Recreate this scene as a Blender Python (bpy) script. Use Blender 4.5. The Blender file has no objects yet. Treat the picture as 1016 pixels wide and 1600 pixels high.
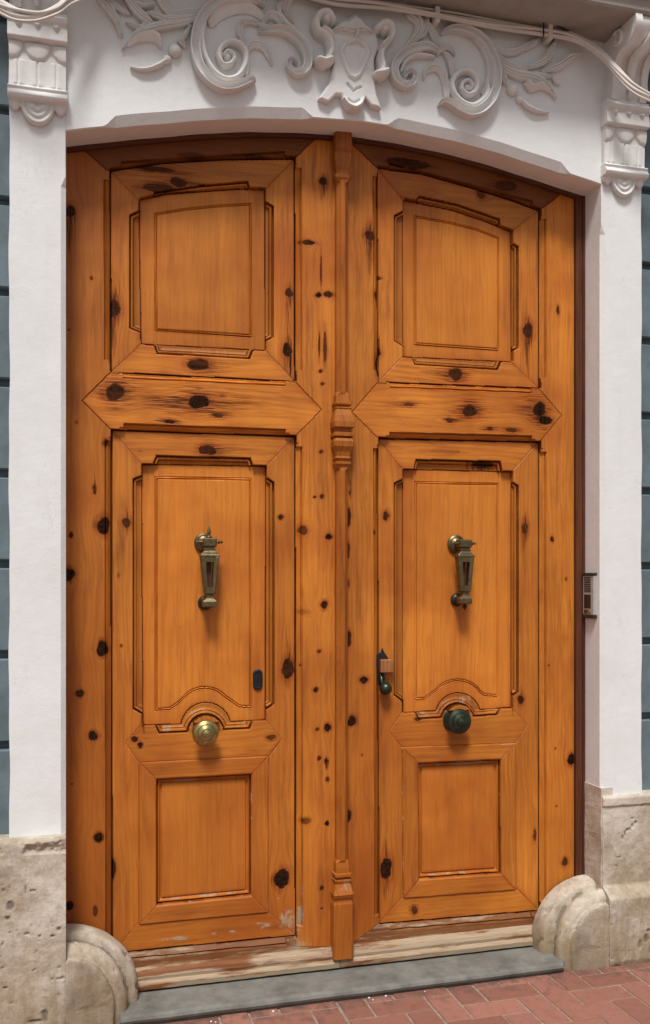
import bpy, math, random
import numpy as np
R = math.radians
rng = np.random.default_rng(7)
random.seed(7)
scene = bpy.context.scene
COL = scene.collection

# ------------------------------------------------------------------ camera model
F_PX, CX, HY = 1464.0, 508.0, 900.0
TH = math.atan(405.0 / F_PX)
DW, CAMH = 3.38, 1.57                       # distance to the wall face (Y=0), eye height
SN, CS = math.sin(TH), math.cos(TH)

def W(px, py, Y):
    """point of the photograph seen on the upright plane Y -> (X, Z)"""
    u = (px - CX) / F_PX; v = (HY - py) / F_PX
    t = (Y + DW) / (CS - u * SN)
    return (t * (SN + u * CS), CAMH + t * v)

def G(px, py, Z=0.0):
    """point of the photograph seen on the level plane Z -> (X, Y)"""
    u = (px - CX) / F_PX; v = (HY - py) / F_PX
    t = (Z - CAMH) / v
    return (t * (SN + u * CS), -DW + t * (CS - u * SN))

cam_d = bpy.data.cameras.new('camera'); cam = bpy.data.objects.new('camera', cam_d); COL.objects.link(cam)
cam.location = (0, -DW, CAMH); cam.rotation_euler = (R(90), 0, -TH)
cam_d.sensor_fit = 'HORIZONTAL'; cam_d.sensor_width = 36.0
cam_d.lens = 36.0 * F_PX / 1016.0; cam_d.shift_y = (HY - 800.0) / 1016.0
cam_d.clip_end = 2000; cam_d.clip_start = 0.05
scene.camera = cam

# ------------------------------------------------------------------ small helpers
def tag(o, label=None, cat=None, group=None, kind=None):
    if label: o['label'] = label
    if cat: o['category'] = cat
    if group: o['group'] = group
    if kind: o['kind'] = kind
    return o

def empty(name, loc=(0, 0, 0)):
    o = bpy.data.objects.new(name, None); o.empty_display_size = .05
    COL.objects.link(o); o.location = loc
    return o

def raw_mesh(name, V, faces, mat, parent=None, smooth=False, attrs=None):
    """V (n,3) array; faces: (m,4) array or list of tuples"""
    me = bpy.data.meshes.new(name)
    if isinstance(faces, np.ndarray):
        V = np.asarray(V, dtype=np.float32)
        n, m = len(V), len(faces)
        me.vertices.add(n); me.vertices.foreach_set('co', V.ravel())
        me.loops.add(m * 4); me.loops.foreach_set('vertex_index', faces.astype(np.int32).ravel())
        me.polygons.add(m)
        me.polygons.foreach_set('loop_start', np.arange(0, m * 4, 4, dtype=np.int32))
        me.update(calc_edges=True)
    else:
        me.from_pydata([tuple(map(float, v)) for v in V], [], faces); me.update()
    me.validate(clean_customdata=False)
    me.polygons.foreach_set('use_smooth', np.full(len(me.polygons), bool(smooth)))
    for nm, (typ, arr) in (attrs or {}).items():
        a = me.attributes.new(nm, typ, 'POINT')
        key = {'FLOAT': 'value', 'FLOAT_VECTOR': 'vector', 'FLOAT_COLOR': 'color'}[typ]
        a.data.foreach_set(key, np.asarray(arr, dtype=np.float32).ravel())
    me.materials.append(mat)
    o = bpy.data.objects.new(name, me); COL.objects.link(o)
    if parent is not None:
        o.parent = parent
        if parent.parent is not None: pl = parent.location + parent.parent.location
        else: pl = parent.location
        o.data.transform(__import__('mathutils').Matrix.Translation(-pl))
    return o

class MB:
    """collects shapes into one mesh"""
    def __init__(s): s.v = []; s.f = []
    def add(s, vs, fs):
        b = len(s.v); s.v += [tuple(v) for v in vs]; s.f += [tuple(i + b for i in f) for f in fs]
    def box(s, x0, x1, y0, y1, z0, z1, bev=0.0):
        if bev <= 0:
            s.add([(x0,y0,z0),(x1,y0,z0),(x1,y1,z0),(x0,y1,z0),(x0,y0,z1),(x1,y0,z1),(x1,y1,z1),(x0,y1,z1)],
                  [(3,2,1,0),(4,5,6,7),(0,1,5,4),(1,2,6,5),(2,3,7,6),(3,0,4,7)])
            return
        b = bev; loops = []
        for (z, k) in ((z0, b), (z0 + b, 0), (z1 - b, 0), (z1, b)):
            c = b + k if False else b
            xa, xb, ya, yb = x0 + k, x1 - k, y0 + k, y1 - k
            loops.append([(xa + c, ya, z), (xb - c, ya, z), (xb, ya + c, z), (xb, yb - c, z), (xb - c, yb, z), (xa + c, yb, z), (xa, yb - c, z), (xa, ya + c, z)])
        s.loft(loops)
    def loft(s, loops, cap=True, closed=True):
        n = len(loops[0]); vs = [p for l in loops for p in l]; fs = []
        for i in range(len(loops) - 1):
            for j in range(n if closed else n - 1):
                k = (j + 1) % n
                fs.append((i*n + j, i*n + k, (i+1)*n + k, (i+1)*n + j))
        if cap:
            fs.append(tuple(reversed(range(n)))); fs.append(tuple(range((len(loops)-1)*n, len(loops)*n)))
        s.add(vs, fs)
    def lathe(s, c, axis, prof, n=28):
        """prof: list of (r, d) along axis ('x','y','z', sign by d)"""
        loops = []
        for r, d in prof:
            l = []
            for k in range(n):
                a = 2 * math.pi * k / n; p, q = r * math.cos(a), r * math.sin(a)
                l.append({'y': (c[0] + p, c[1] + d, c[2] - q), 'z': (c[0] + p, c[1] + q, c[2] + d), 'x': (c[0] + d, c[1] + p, c[2] + q)}[axis])
            loops.append(l)
        s.loft(loops)
    def tube(s, pts, rad, n=8):
        pts = [np.array(p, float) for p in pts]; loops = []
        for i, p in enumerate(pts):
            t = pts[min(i+1, len(pts)-1)] - pts[max(i-1, 0)]; t /= (np.linalg.norm(t) + 1e-9)
            a = np.cross(t, (0.13, 1, 0.21)); a /= np.linalg.norm(a); b = np.cross(t, a)
            r = rad(i / (len(pts) - 1)) if callable(rad) else rad
            loops.append([tuple(p + r * (a * math.cos(2*math.pi*k/n) + b * math.sin(2*math.pi*k/n))) for k in range(n)])
        s.loft(loops)
    def prism(s, poly, y0, y1):
        """poly in (x,z), extruded from y0 (front) to y1"""
        n = len(poly)
        s.add([(x, y0, z) for x, z in poly] + [(x, y1, z) for x, z in poly],
              [tuple(range(n)), tuple(reversed(range(n, 2*n)))] + [(i, i + n, (i+1) % n + n, (i+1) % n) for i in range(n)])
    def build(s, name, mat, parent=None, smooth=False, bevel=0.0, fix=True):
        o = raw_mesh(name, s.v, s.f, mat, parent, smooth)
        if fix:
            import bmesh
            bm = bmesh.new(); bm.from_mesh(o.data); bmesh.ops.recalc_face_normals(bm, faces=bm.faces); bm.to_mesh(o.data); bm.free()
        if bevel > 0:
            m = o.modifiers.new('bevel', 'BEVEL'); m.width = bevel; m.segments = 2; m.limit_method = 'ANGLE'; m.angle_limit = R(35)
        return o

def spline(pts, n=10):
    P = np.array(pts, float); P = np.vstack([2*P[0]-P[1], P, 2*P[-1]-P[-2]]); out = []
    for i in range(1, len(P) - 2):
        for t in np.linspace(0, 1, n, endpoint=False):
            a, b, c, d = P[i-1], P[i], P[i+1], P[i+2]
            out.append(.5*((2*b) + (c-a)*t + (2*a-5*b+4*c-d)*t*t + (3*b-a-3*c+d)*t**3))
    out.append(P[-2]); return np.array(out)

def _hash(ix, iy, seed):
    h = (ix.astype(np.int64) * 374761393 + iy.astype(np.int64) * 668265263 + seed * 974711) & 0xffffffff
    h = ((h ^ (h >> 13)) * 1274126177) & 0xffffffff
    return ((h ^ (h >> 16)) & 0xffff) / 65535.0
def vnoise(x, y, seed=0):
    ix, iy = np.floor(x), np.floor(y); fx, fy = x - ix, y - iy
    fx = fx*fx*(3-2*fx); fy = fy*fy*(3-2*fy)
    a, b = _hash(ix, iy, seed), _hash(ix+1, iy, seed); c, d = _hash(ix, iy+1, seed), _hash(ix+1, iy+1, seed)
    return (a*(1-fx) + b*fx)*(1-fy) + (c*(1-fx) + d*fx)*fy
def fbm(x, y, oct=4, seed=0):
    s = 0; a = .5; t = 0
    for o in range(oct):
        s = s + a * vnoise(x * 2**o, y * 2**o, seed + o * 17); t += a; a *= .5
    return s / t - .5

def sdf(poly, X, Z):
    """signed distance to a closed polygon, negative inside"""
    P = np.asarray(poly, float); d = np.full(X.shape, 1e9); ins = np.zeros(X.shape, bool)
    for i in range(len(P)):
        a, b = P[i], P[(i+1) % len(P)]; e = b - a; L = e @ e + 1e-12
        t = np.clip(((X-a[0])*e[0] + (Z-a[1])*e[1]) / L, 0, 1)
        d = np.minimum(d, (X-a[0]-t*e[0])**2 + (Z-a[1]-t*e[1])**2)
        c = ((a[1] > Z) != (b[1] > Z))
        if c.any():
            xx = a[0] + (Z - a[1]) * e[0] / (e[1] if abs(e[1]) > 1e-12 else 1e-12)
            ins ^= c & (X < xx)
    d = np.sqrt(d); return np.where(ins, -d, d)

def inside(poly, X, Z):
    P = np.asarray(poly, float); ins = np.zeros(X.shape, bool)
    for i in range(len(P)):
        a, b = P[i], P[(i+1) % len(P)]
        if a[1] == b[1]: continue
        c = ((a[1] > Z) != (b[1] > Z)); ins ^= c & (X < a[0] + (Z - a[1]) * (b[0]-a[0]) / (b[1]-a[1]))
    return ins

def relief(name, mat, parent, xs, zs, cells, Y, yback, smooth=False, attrs=None, rim=0.0, rimmark=None):
    """height-field solid: cells (nz-1,nx-1) bool, Y (nz,nx) front depth; walls run back to yback"""
    nz, nx = Y.shape
    idx = np.arange(nz * nx).reshape(nz, nx)
    q = np.stack([idx[:-1,:-1], idx[:-1,1:], idx[1:,1:], idx[1:,:-1]], -1)[cells]
    if len(q) == 0: return None
    e = np.concatenate([q[:, [0,1]], q[:, [1,2]], q[:, [2,3]], q[:, [3,0]]])
    key = e[:,0].astype(np.int64) * (nz*nx) + e[:,1]; rev = e[:,1].astype(np.int64) * (nz*nx) + e[:,0]
    be = e[~np.isin(key, rev)]
    bv = np.unique(be)
    XX, ZZ = np.meshgrid(xs, zs)
    Yf = Y.ravel().copy(); Yf[bv] += rim
    used = np.unique(q); mp = np.full(nz*nx, -1, np.int64); mp[used] = np.arange(len(used))
    V = np.stack([XX.ravel()[used], Yf[used], ZZ.ravel()[used]], -1); nV = len(V)
    bm = np.full(nz*nx, -1, np.int64); bm[bv] = np.arange(len(bv))
    V1 = np.stack([XX.ravel()[bv], Yf[bv], ZZ.ravel()[bv]], -1)
    V2 = V1.copy(); V2[:,1] = yback
    A, B = bm[be[:,0]], bm[be[:,1]]; nb = len(bv)
    sk = np.stack([B + nV, A + nV, A + nV + nb, B + nV + nb], -1)
    at = {}
    for k, (typ, arr) in (attrs or {}).items():
        a2 = arr.reshape(nz*nx, -1)
        if rimmark is not None and k == 'mark':
            a2 = a2.copy(); a2[bv, 0] = np.maximum(a2[bv, 0], rimmark)
        at[k] = (typ, np.concatenate([a2[used], a2[bv], a2[bv]]))
    return raw_mesh(name, np.concatenate([V, V1, V2]), np.concatenate([mp[q], sk]), mat, parent, smooth, at)

# ------------------------------------------------------------------ materials
def new_mat(name):
    m = bpy.data.materials.new(name); m.use_nodes = True; nt = m.node_tree
    for n in list(nt.nodes): nt.nodes.remove(n)
    out = nt.nodes.new('ShaderNodeOutputMaterial'); b = nt.nodes.new('ShaderNodeBsdfPrincipled')
    nt.links.new(b.outputs[0], out.inputs[0])
    return m, nt, b
def N(nt, typ, **kw):
    n = nt.nodes.new(typ)
    for k, v in kw.items():
        if k.startswith('i_'): n.inputs[k[2:].replace('_', ' ')].default_value = v
        else: setattr(n, k, v)
    return n
def noise(nt, vec, scale, detail=4, rough=.55, dist=0.0):
    n = N(nt, 'ShaderNodeTexNoise'); n.inputs['Scale'].default_value = scale; n.inputs['Detail'].default_value = detail
    n.inputs['Roughness'].default_value = rough; n.inputs['Distortion'].default_value = dist
    if vec is not None: nt.links.new(vec, n.inputs['Vector'])
    return n.outputs['Fac']
def ramp(nt, fac, a, b, ca=(0,0,0,1), cb=(1,1,1,1)):
    r = N(nt, 'ShaderNodeValToRGB'); e = r.color_ramp.elements
    e[0].position = a; e[0].color = ca; e[1].position = b; e[1].color = cb
    nt.links.new(fac, r.inputs[0]); return r.outputs[0]
def mix(nt, fac, a, b, mode='MIX'):
    m = N(nt, 'ShaderNodeMix', data_type='RGBA', blend_type=mode)
    for s, v in ((0, fac), (6, a), (7, b)):
        if isinstance(v, (int, float)): m.inputs[s].default_value = v
        elif isinstance(v, tuple): m.inputs[s].default_value = v if len(v) == 4 else v + (1,)
        else: nt.links.new(v, m.inputs[s])
    return m.outputs[2]
def mth(nt, op, a, b=None, clamp=False):
    m = N(nt, 'ShaderNodeMath', operation=op, use_clamp=clamp)
    for s, v in ((0, a), (1, b)):
        if v is None: continue
        if isinstance(v, (int, float)): m.inputs[s].default_value = v
        else: nt.links.new(v, m.inputs[s])
    return m.outputs[0]
def vscale(nt, vec, s):
    m = N(nt, 'ShaderNodeVectorMath', operation='MULTIPLY'); nt.links.new(vec, m.inputs[0]); m.inputs[1].default_value = s
    return m.outputs[0]
def bump(nt, b, h, strength, dist):
    n = N(nt, 'ShaderNodeBump'); n.inputs['Strength'].default_value = strength; n.inputs['Distance'].default_value = dist
    nt.links.new(h, n.inputs['Height']); nt.links.new(n.outputs[0], b.inputs['Normal'])
def coords(nt): return N(nt, 'ShaderNodeNewGeometry').outputs['Position']

def wood_mat(name, light, dark, red, rough=.42, contrast=1.0):
    m, nt, b = new_mat(name)
    g = N(nt, 'ShaderNodeAttribute', attribute_name='grain').outputs['Vector']
    ma = N(nt, 'ShaderNodeAttribute', attribute_name='mark'); mk = ma.outputs['Color']
    tone = N(nt, 'ShaderNodeAttribute', attribute_name='tone').outputs['Fac']
    sp = N(nt, 'ShaderNodeSeparateColor'); nt.links.new(mk, sp.inputs[0])
    sg = N(nt, 'ShaderNodeSeparateXYZ'); nt.links.new(g, sg.inputs[0])
    big = noise(nt, vscale(nt, g, (9, 1.1, 1)), 1.0, 3)
    mid = noise(nt, vscale(nt, g, (70, 2.2, 1)), 1.0, 4, .6)
    fine = noise(nt, vscale(nt, g, (420, 9, 1)), 1.0, 3, .6)
    wob = noise(nt, vscale(nt, g, (11, 1.5, 1)), 1.0, 2)
    ph = mth(nt, 'ADD', mth(nt, 'MULTIPLY', sg.outputs[0], 300.0), mth(nt, 'MULTIPLY', wob, 34.0))
    ring = mth(nt, 'POWER', mth(nt, 'MULTIPLY_ADD', mth(nt, 'SINE', ph), .5), 1.0)
    nt.nodes[-1]
    rg = mth(nt, 'ADD', mth(nt, 'MULTIPLY', mth(nt, 'SINE', ph), .5), .5)
    rg = mth(nt, 'POWER', rg, 2.5)
    patch = noise(nt, vscale(nt, g, (5, 2.0, 1.7)), 1.0, 2)
    f = mth(nt, 'MULTIPLY', mid, .75)
    f = mth(nt, 'ADD', f, mth(nt, 'MULTIPLY', fine, .35))
    f = mth(nt, 'ADD', f, mth(nt, 'MULTIPLY', mth(nt, 'MULTIPLY', rg, patch), .34 * contrast))
    f = mth(nt, 'ADD', f, mth(nt, 'MULTIPLY', mth(nt, 'SUBTRACT', big, .5), .9))
    f = mth(nt, 'ADD', mth(nt, 'MULTIPLY', mth(nt, 'SUBTRACT', f, .62), ma.outputs['Alpha']), .62)
    f = ramp(nt, f, .46, 1.15)
    c = mix(nt, f, light, dark)
    pos = coords(nt)
    blot = noise(nt, pos, 3.1, 3)
    c = mix(nt, ramp(nt, blot, .42, .75), c, mix(nt, .75, c, red))
    c = mix(nt, mth(nt, 'MULTIPLY', sp.outputs[1], .85), c, red)
    tn = N(nt, 'ShaderNodeVectorMath', operation='SCALE'); nt.links.new(c, tn.inputs[0]); nt.links.new(tone, tn.inputs['Scale'])
    c = tn.outputs[0]
    stk = noise(nt, vscale(nt, g, (34, 3.2, 1)), 1.0, 5, .68)
    stk = mth(nt, 'MULTIPLY', ramp(nt, stk, .52, .72), ma.outputs['Alpha'])
    c = mix(nt, mth(nt, 'MULTIPLY', stk, .85), c, (.15, .042, .011))
    # knots, brushed edge
    kn = mth(nt, 'ADD', sp.outputs[0], mth(nt, 'MULTIPLY', mth(nt, 'SUBTRACT', fine, .5), .45))
    kvar = noise(nt, vscale(nt, g, (150, 110, 1)), 1.0, 3, .65)
    kcol = mix(nt, ramp(nt, kvar, .38, .66), (.006, .004, .004), (.040, .016, .007))
    c = mix(nt, mth(nt, 'MULTIPLY', ramp(nt, kn, .16, .5), .75), c, (.10, .026, .007))
    c = mix(nt, mth(nt, 'MULTIPLY', ramp(nt, kn, .36, .80), .97), c, kcol)
    pore = noise(nt, vscale(nt, g, (260, 24, 1)), 1.0, 2, .5)
    c = mix(nt, mth(nt, 'MULTIPLY', ramp(nt, pore, .735, .78), .6), c, (.06, .016, .006))
    spk = noise(nt, vscale(nt, g, (85, 60, 1)), 1.0, 3, .6)
    c = mix(nt, mth(nt, 'MULTIPLY', ramp(nt, spk, .745, .77), .7), c, (.05, .014, .006))
    # weathered, bleached wood
    wn = noise(nt, vscale(nt, g, (130, 14, 1)), 1.0, 5, .7)
    wr = mth(nt, 'SUBTRACT', mth(nt, 'ADD', mth(nt, 'MULTIPLY', sp.outputs[2], 1.5), wn), .98, True)
    wr = ramp(nt, wr, .0, .30)
    c = mix(nt, wr, c, mix(nt, noise(nt, vscale(nt, g, (240, 9, 1)), 1.0, 4), (.21, .145, .085), (.50, .385, .265)))
    nt.links.new(c, b.inputs['Base Color'])
    rr = mth(nt, 'ADD', mth(nt, 'MULTIPLY', mid, .25), rough - .1)
    rr = mth(nt, 'ADD', rr, mth(nt, 'MULTIPLY', wr, .3))
    nt.links.new(rr, b.inputs['Roughness'])
    nt.links.new(mth(nt, 'SUBTRACT', .26, mth(nt, 'MULTIPLY', kn, .30), True), b.inputs['Specular IOR Level'])
    hh = mth(nt, 'SUBTRACT', mth(nt, 'ADD', fine, mth(nt, 'MULTIPLY', mid, .6)), mth(nt, 'MULTIPLY', kn, 1.2))
    bump(nt, b, hh, .35, .0014)
    return m

M = {}
M['pine'] = wood_mat('varnished_pine', (.69, .240, .032), (.30, .080, .012), (.37, .086, .012))
M['pine_red'] = wood_mat('reddish_pine', (.30, .120, .042), (.13, .048, .018), (.17, .052, .018))
M['pine_dark'] = wood_mat('dark_frame_wood', (.135, .046, .022), (.06, .019, .010), (.08, .024, .012))

def plaster_mat(name, base, dirt, amt=.5, rough=.8):
    m, nt, b = new_mat(name); p = coords(nt)
    big = noise(nt, p, 2.3, 5, .6); mid = noise(nt, p, 14, 5, .65); fine = noise(nt, p, 140, 4, .6)
    drip = noise(nt, vscale(nt, p, (22, 22, 1.6)), 1.0, 4, .6)
    f = mth(nt, 'MULTIPLY', ramp(nt, mth(nt, 'ADD', mth(nt, 'MULTIPLY', big, .6), mth(nt, 'MULTIPLY', mid, .4)), .44, .72), amt)
    c = mix(nt, f, base, dirt)
    c = mix(nt, mth(nt, 'MULTIPLY', ramp(nt, drip, .56, .8), amt * .5), c, dirt)
    sc = ramp(nt, noise(nt, p, 55, 6, .75), .70, .76)
    c = mix(nt, mth(nt, 'MULTIPLY', sc, .35 * amt), c, (.25, .22, .19))
    cr = noise(nt, p, 4.3, 6, .62, .8)
    cr = mth(nt, 'ABSOLUTE', mth(nt, 'SUBTRACT', cr, .5))
    cm = ramp(nt, noise(nt, p, 1.9, 2), .52, .60)
    c = mix(nt, mth(nt, 'MULTIPLY', mth(nt, 'MULTIPLY', ramp(nt, cr, .0, .0022, (1,1,1,1), (0,0,0,1)), cm), .38), c, (.30, .27, .25))
    nt.links.new(c, b.inputs['Base Color']); b.inputs['Roughness'].default_value = rough; b.inputs['Specular IOR Level'].default_value = .25
    bump(nt, b, mth(nt, 'ADD', mth(nt, 'MULTIPLY', mid, 2.4), mth(nt, 'MULTIPLY', fine, .5)), .2, .004)
    return m
M['plaster'] = plaster_mat('white_plaster', (.74, .748, .742), (.60, .585, .56), .5)
M['ornament'] = plaster_mat('painted_stucco', (.73, .72, .705), (.54, .51, .47), .6)
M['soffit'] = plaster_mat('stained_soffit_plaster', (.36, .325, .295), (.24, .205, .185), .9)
M['cable'] = plaster_mat('painted_cable', (.66, .61, .56), (.48, .43, .38), .6, .6)

def stone_mat():
    m, nt, b = new_mat('limestone'); p = coords(nt)
    big = noise(nt, p, 3.0, 5, .65, .6); mid = noise(nt, p, 11, 6, .7, .4); fine = noise(nt, p, 90, 5, .7)
    c = mix(nt, ramp(nt, big, .36, .62), (.60, .535, .455), (.35, .285, .20))
    c = mix(nt, ramp(nt, mid, .48, .72), c, (.62, .56, .48))
    sz = N(nt, 'ShaderNodeSeparateXYZ'); nt.links.new(p, sz.inputs[0])
    drip = noise(nt, vscale(nt, p, (17, 17, 3.5)), 1.0, 5, .7)
    low = mth(nt, 'ADD', drip, mth(nt, 'MULTIPLY', sz.outputs[2], -.55))
    c = mix(nt, mth(nt, 'MULTIPLY', ramp(nt, low, .34, .60), .72), c, (.215, .155, .088))
    spl = mth(nt, 'ADD', noise(nt, p, 6.5, 6, .72, .5), mth(nt, 'MULTIPLY', sz.outputs[2], -.62))
    c = mix(nt, mth(nt, 'MULTIPLY', ramp(nt, spl, .22, .50), .62), c, (.30, .215, .12))
    blot = noise(nt, p, 24, 6, .75, .3)
    c = mix(nt, mth(nt, 'MULTIPLY', ramp(nt, blot, .53, .70), .55), c, (.23, .18, .125))
    c = mix(nt, mth(nt, 'MULTIPLY', ramp(nt, blot, .46, .30), .0), c, (.7, .65, .58))
    sp2 = noise(nt, p, 150, 4, .75)
    c = mix(nt, mth(nt, 'MULTIPLY', ramp(nt, sp2, .63, .70), .55), c, (.13, .10, .075))
    pit = ramp(nt, noise(nt, p, 38, 5, .75), .70, .76)
    c = mix(nt, mth(nt, 'MULTIPLY', pit, .8), c, (.085, .068, .05))
    mk = N(nt, 'ShaderNodeAttribute', attribute_name='dirt').outputs['Fac']
    c = mix(nt, mth(nt, 'MULTIPLY', mk, .85), c, (.075, .060, .045))
    c = mix(nt, mth(nt, 'MULTIPLY', ramp(nt, fine, .45, .8), .25), c, (.25, .2, .15))
    nt.links.new(c, b.inputs['Base Color']); b.inputs['Roughness'].default_value = .85; b.inputs['Specular IOR Level'].default_value = .2
    bump(nt, b, mth(nt, 'SUBTRACT', mth(nt, 'ADD', mth(nt, 'MULTIPLY', mid, 1.5), mth(nt, 'MULTIPLY', fine, .7)), pit), .6, .005)
    return m
M['stone'] = stone_mat()

def simple(name, col, rough=.5, metal=0.0, var=.25, scale=30, bs=.15, spec=.5, col2=None):
    m, nt, b = new_mat(name); p = coords(nt); n = noise(nt, p, scale, 5, .65)
    c2 = col2 or tuple(x * (1 - var) for x in col)
    c = mix(nt, ramp(nt, n, .35, .68), col, c2)
    nt.links.new(c, b.inputs['Base Color']); b.inputs['Metallic'].default_value = metal; b.inputs['Specular IOR Level'].default_value = spec
    nt.links.new(mth(nt, 'ADD', mth(nt, 'MULTIPLY', n, .3), rough - .15), b.inputs['Roughness'])
    bump(nt, b, noise(nt, p, scale * 6, 3), bs, .001)
    return m
M['blue'] = simple('blue_grey_paint', (.135, .185, .205), .6, 0, .3, 9, .5, .3)
M['slate'] = simple('grey_slab_stone', (.200, .194, .170), .75, 0, .45, 11, .6, .3)
M['brass_old'] = simple('tarnished_brass', (.20, .155, .075), .42, .85, .5, 70, .3)
M['brass'] = simple('worn_brass', (.47, .38, .16), .30, .95, .45, 45, .25)
M['bronze'] = simple('blackened_bronze', (.055, .068, .046), .36, .75, .5, 45, .3)
M['iron'] = simple('black_iron', (.022, .021, .022), .5, .4, .4, 60, .3)
M['alu'] = simple('grey_metal', (.44, .425, .41), .5, .1, .2, 40, .1)
M['black'] = simple('black_plastic', (.022, .02, .02), .45, 0, .3, 40, .1)
M['dusk'] = simple('dark_lens_plastic', (.016, .010, .012), .2, 0, .3, 40, .05)
M['crumb'] = simple('white_grit', (.75, .73, .70), .8, 0, .2, 100, .1)
M['weed'] = simple('dry_weed', (.035, .038, .022), .8, 0, .5, 90, .1)
M['mortar'] = simple('sandy_mortar', (.34, .26, .21), .95, 0, .45, 50, .6, .1)
M['street'] = simple('plain_paving', (.26, .20, .17), .95, 0, .25, 4, .4, .2)

def brick_mat():
    m, nt, b = new_mat('red_paver'); p = coords(nt)
    t = N(nt, 'ShaderNodeAttribute', attribute_name='tone').outputs['Fac']
    c = mix(nt, t, (.225, .095, .066), (.33, .150, .108))
    n = noise(nt, p, 26, 5, .7); c = mix(nt, mth(nt, 'MULTIPLY', ramp(nt, n, .45, .75), .55), c, (.17, .075, .058))
    n2 = noise(nt, p, 160, 4, .7); c = mix(nt, mth(nt, 'MULTIPLY', ramp(nt, n2, .55, .8), .4), c, (.46, .27, .21))
    sy = N(nt, 'ShaderNodeSeparateXYZ'); nt.links.new(p, sy.inputs[0])
    dn = mth(nt, 'ADD', noise(nt, p, 13, 5, .7), mth(nt, 'MULTIPLY', sy.outputs[1], 1.3))
    c = mix(nt, mth(nt, 'MULTIPLY', ramp(nt, dn, .30, .52), .75), c, (.10, .062, .048))
    sp_ = ramp(nt, noise(nt, p, 60, 5, .8), .66, .71); c = mix(nt, mth(nt, 'MULTIPLY', sp_, .7), c, (.07, .04, .035))
    nt.links.new(c, b.inputs['Base Color']); b.inputs['Roughness'].default_value = .85; b.inputs['Specular IOR Level'].default_value = .25
    bump(nt, b, mth(nt, 'ADD', n, mth(nt, 'MULTIPLY', n2, .6)), .45, .003)
    return m
M['brick'] = brick_mat()

# ------------------------------------------------------------------ the door leaves
YD = 0.145                                   # front plane of stiles and rails
REC, PAN = -0.022, -0.045                    # recessed frames, panels
STEP = 0.0025

def P(pts, h=0.0): return [W(x, y, YD - h) for x, y in pts]

ARCH_PX = [(98,205),(165,196),(250,189),(350,183.5),(425,182.5),(508,185),(608,195),(708,215),(808,245),(888,271),(940,288)]
ARCH = np.array([W(x, y, 0.0) for x, y in ARCH_PX])
ARCH[0, 0] = 0.0; XR = ARCH[-1, 0]
def arch(x): 
    c = np.polyfit(ARCH[:, 0], ARCH[:, 1], 4); return np.polyval(c, x)

def knot_fields(X, Z, knots, vert):
    """dark core, red halo and grain warp of the knots on one board. (x, y, rx, ry, tail_up/left, tail_down/right) in metres"""
    K = np.zeros(X.shape); H = np.zeros(X.shape); WP = np.zeros(X.shape)
    for n, (kx, kz, rx, rz, t0, t1, s) in enumerate(knots):
        dx, dz = X - kx, Z - kz
        a, b = (dz, dx) if vert else (dx, dz)
        ra, rb = (rz, rx) if vert else (rx, rz)
        ang = np.arctan2(dz, dx)
        wob = 1 + .10*np.sin(ang*2 + kx*40) + .06*np.sin(ang*3 + kz*60) + .34*fbm(X*75, Z*75, 3, n)
        r = np.sqrt((a/ra)**2 + (b/rb)**2) / wob
        core = np.clip((1.14 - r) / .24, 0, 1)
        tail = np.zeros(X.shape)
        s = s * (.72 + .28*((n*37) % 11)/10.)
        for sgn, L in ((1, max(t0, ra*1.7)), (-1, max(t1, ra*1.7))):
            q = a * sgn / L; w = rb * .55 * (1 - np.clip(q, 0, 1))**.8 + 1e-4
            bb = b + .25*rb*np.sin(a*30 + kx*50)
            if L > .01:
                sm = np.exp(-(bb/(rb*(1.5 if vert else 2.1)*(1.05 - .6*np.clip(q, 0, 1))))**2) * np.clip(1 - q, 0, 1)**.7 * np.clip(4.2*fbm(b*330 + n*3, a*11, 3, n + 5) + .62, 0, 1.25)
                tail = np.maximum(tail, np.where((q > 0) & (q < 1), sm*1.0, 0))
            tail = np.maximum(tail, np.where((q > 0) & (q < 1), np.exp(-(bb/w)**2) * (1 - q*.75) * np.clip(.75 + 1.6*fbm(b*240 + n, a*14, 3, n), .1, 1.25), 0))
        K = np.maximum(K, np.maximum(core, tail*.80) * s)
        H = np.maximum(H, np.clip(np.exp(-((np.maximum(r-1, 0))/.75)**2)*.8 + tail*.9, 0, 1) * min(1, s + .2))
        WP += -np.tanh(b/(.5*rb)) * rb * 1.1 * np.exp(-(a/(2.2*ra))**2) * np.exp(-np.abs(b)/(3*rb))
    return K, H, WP

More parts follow.
